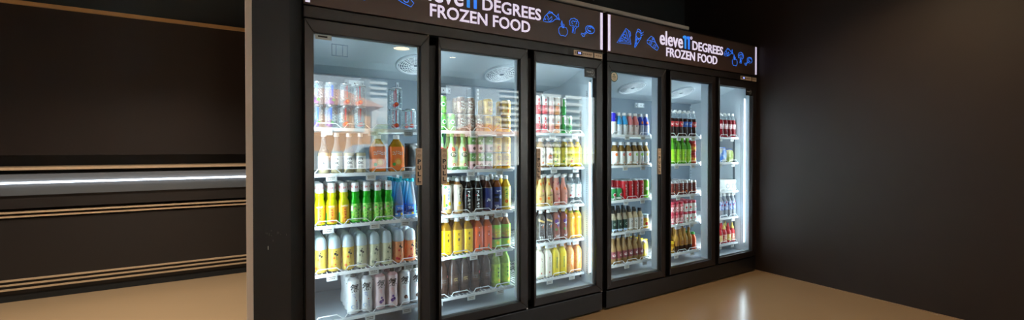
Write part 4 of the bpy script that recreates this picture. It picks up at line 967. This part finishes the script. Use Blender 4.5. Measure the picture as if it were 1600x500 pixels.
# ------------------------------------------------------------------ outdoors, mirrored in the glass
GND = mat('asphalt', '7d7c78', .9, scale=4, col2='8a8883', amt=.6)
o = MB().box(-40, 90, -90, -6.65, -.15, -.06, GND).obj('street_ground'); o['kind'] = 'structure'
def building(label, px0, px1, pytop, Y, depth, wall, floors, bays, name='apartment_building', stripes=False, roof=None):
    x0 = refl(px0, 240, Y)[0]; x1 = refl(px1, 240, Y)[0]; zt = refl((px0+px1)/2, pytop, Y)[2]
    R = thing(name, label, 'building', ((x0+x1)/2, Y-depth/2, -.06)); w = x1-x0
    zt += .06
    b = MB(); b.box(-w/2, w/2, -depth/2, depth/2, 0, zt, wall); b.obj('wall', R)
    glassm = mat('far_window_glass', '46525c', .15)
    for fl in range(floors):
        h = zt/floors; z0 = fl*h
        if stripes:
            m = MB(); m.box(-w/2-.02, w/2+.02, depth/2, depth/2+.35, z0+h*.06, z0+h*.42, mat('balcony_white', 'e4e4e0', .7)); m.obj('balcony', R)
            m = MB(); m.box(-w/2+.1, w/2-.1, depth/2, depth/2+.05, z0+h*.45, z0+h*.97, glassm); m.obj('window', R)
        else:
            for c in range(bays):
                bw = w/bays; m = MB(); xc = -w/2+(c+.5)*bw
                m.box(xc-bw*.22, xc+bw*.22, depth/2, depth/2+.06, z0+h*.3, z0+h*.75, mat('far_window_pale', '9aa2a6', .3)); m.obj('window', R)
    if roof:
        ov = .5
        m = MB(); m.add([(-w/2-ov, depth/2+ov, zt), (w/2+ov, depth/2+ov, zt), (w/2+ov, -depth/2-ov, zt), (-w/2-ov, -depth/2-ov, zt), (-w/4, 0, zt+roof), (w/4, 0, zt+roof)],
              [(0, 1, 5, 4), (2, 3, 4, 5), (1, 2, 5), (3, 0, 4), (3, 2, 1, 0)], mat('roof_tile', 'b0745c', .8, scale=3, col2='c89a80')); m.obj('roof', R)
    return R
TANW = mat('house_tan_wall', 'c08a5c', .8, scale=2, col2='ca9666'); WHW = mat('tower_white_wall', 'dcdcd8', .8, scale=1, col2='e6e6e2')
building('tan house across the street, mirrored in the first door', 470, 579, 165, -17, 6, TANW, 2, 3, 'house', roof=1.1)
building('plain white building beside the tan house', 581, 640, 158, -24, 8, WHW, 5, 2)
building('tall striped tower behind the plain white building', 578, 650, 117, -44, 8, WHW, 16, 1, stripes=True)
building('white tower block mirrored left in the second door', 693, 735, 158, -32, 8, WHW, 9, 5)
building('white tower block right of the first one', 742, 776, 158, -33, 8, WHW, 9, 4)
building('striped tower with white balconies, mirrored in second door', 779, 822, 128, -36, 8, WHW, 14, 1, stripes=True)
building('wide striped block mirrored in the third door', 842, 905, 143, -34, 8, WHW, 10, 1, stripes=True)
building('low house with pink tiled roof, left', 699, 726, 214, -18, 5, TANW, 1, 3, 'house', roof=.7)
building('low house with pink tiled roof, right', 752, 812, 212, -18, 5, WHW, 1, 3, 'house', roof=.8)
# tree
tx, ty, tz = refl(601, 205, -13.5)
R = thing('street_tree', 'small leafy tree before the white building', 'tree', (tx, ty, -.06))
t = MB(); t.tube([(0, 0, 0), (.03, .02, .8), (-.02, 0, 1.5)], .05, mat('bark', '5a4636', .9), 8); t.tube([(-.02, 0, 1.3), (.2, .1, 1.75)], .025, mat('bark', '5a4636'), 6); t.tube([(-.02, 0, 1.3), (-.22, -.05, 1.7)], .025, mat('bark', '5a4636'), 6); t.obj('trunk', R)
t = MB(); rr = random.Random(9); LF = mat('leaf', '6a7c3c', .7, scale=8, col2='8a9a5a')
for i in range(700):
    v = Vector((rr.gauss(0, 1), rr.gauss(0, 1), rr.gauss(0, 1))).normalized()*rr.uniform(.35, 1)**.5
    c = Vector((v.x*.48, v.y*.45, 1.75+v.z*.42)); a = Vector((rr.gauss(0, 1), rr.gauss(0, 1), rr.gauss(0, 1))).normalized(); b_ = a.orthogonal().normalized()
    t.add([c-a*.05, c+b_*.025, c+a*.05, c-b_*.025], [(0, 1, 2, 3)], LF)
t.obj('foliage', R)
# car
cx = refl(590, 240, -11.)[0]
R = thing('car', 'white car parked outside, mirrored low in first door', 'car', (cx, -11., -.06))
m = MB(); CARW = mat('car_white', 'e8e8ea', .25)
prof = [(-2.1, .28), (-2.12, .62), (-1.9, .82), (-1.15, .92), (-.6, 1.36), (.75, 1.4), (1.5, 1.02), (2.05, .92), (2.15, .6), (2.1, .28)]
m.prism_y(prof, -.8, .8, CARW); m.obj('car_body', R, bevel=.06)
g = MB()
for pr in ([(-1.0, .95), (-.55, 1.28), (.02, 1.31), (.02, .95)], [(.1, .95), (.1, 1.31), (.72, 1.3), (1.25, .98)]): g.prism_y(pr, -.815, .815, mat('car_glass', '222a30', .1))
g.obj('side_window', R)
for wx in (-1.35, 1.35):
    for wy in (-.82, .66):
        q = MB(); n = 20; P0 = [(wx+.31*math.cos(2*PI*i/n), .31+.31*math.sin(2*PI*i/n)) for i in range(n)]
        q.prism_y(P0, wy, wy+.16, mat('tyre', '1a1a1a', .8)); q.prism_y([(wx+(a-wx)*.6, .31+(b-.31)*.6) for a, b in P0], wy-.01, wy+.17, STEEL); q.obj('wheel', R)

# ------------------------------------------------------------------ light, world, camera
wd = bpy.data.worlds.new('World'); scene.world = wd; wd.use_nodes = True
nt = wd.node_tree; bg = nt.nodes['Background']
tc = nt.nodes.new('ShaderNodeTexCoord'); sp = nt.nodes.new('ShaderNodeSeparateXYZ'); rp = nt.nodes.new('ShaderNodeValToRGB')
nt.links.new(tc.outputs['Generated'], sp.inputs[0]); nt.links.new(sp.outputs['Z'], rp.inputs[0]); nt.links.new(rp.outputs[0], bg.inputs[0])
rp.color_ramp.elements[0].color = (.92, .95, 1, 1); rp.color_ramp.elements[1].color = (.45, .62, .95, 1)
bg.inputs[1].default_value = 5
sn = bpy.data.lights.new('sun', 'SUN'); sn.energy = 100; sn.angle = .01; sn.color = (1, .96, .9)
so = bpy.data.objects.new('sun', sn); COL.objects.link(so)
so.rotation_euler = Vector((-.35, -.75, -.6)).to_track_quat('-Z', 'Y').to_euler()

cd = bpy.data.cameras.new('camera'); co = bpy.data.objects.new('camera', cd); COL.objects.link(co)
cd.sensor_width = 36; cd.lens = 36*F_PX/1600; cd.shift_y = (CY-250)/1600; cd.clip_start = .02; cd.clip_end = 300
M = Matrix(((_r2[0], _u2[0], -_fw[0]), (_r2[1], _u2[1], -_fw[1]), (_r2[2], _u2[2], -_fw[2])))
co.matrix_world = Matrix.Translation(Vector(CAM)) @ M.to_4x4()
scene.camera = co
vs = scene.view_settings; vs.view_transform = 'Standard'; vs.look = 'None'; vs.gamma = 1.; vs.use_curve_mapping = False; vs.exposure = 0.
scene.cycles.transparent_max_bounces = 32
scene.cycles.max_bounces = 8
scene.cycles.sample_clamp_indirect = 6.
scene.cycles.caustics_reflective = False; scene.cycles.caustics_refractive = False
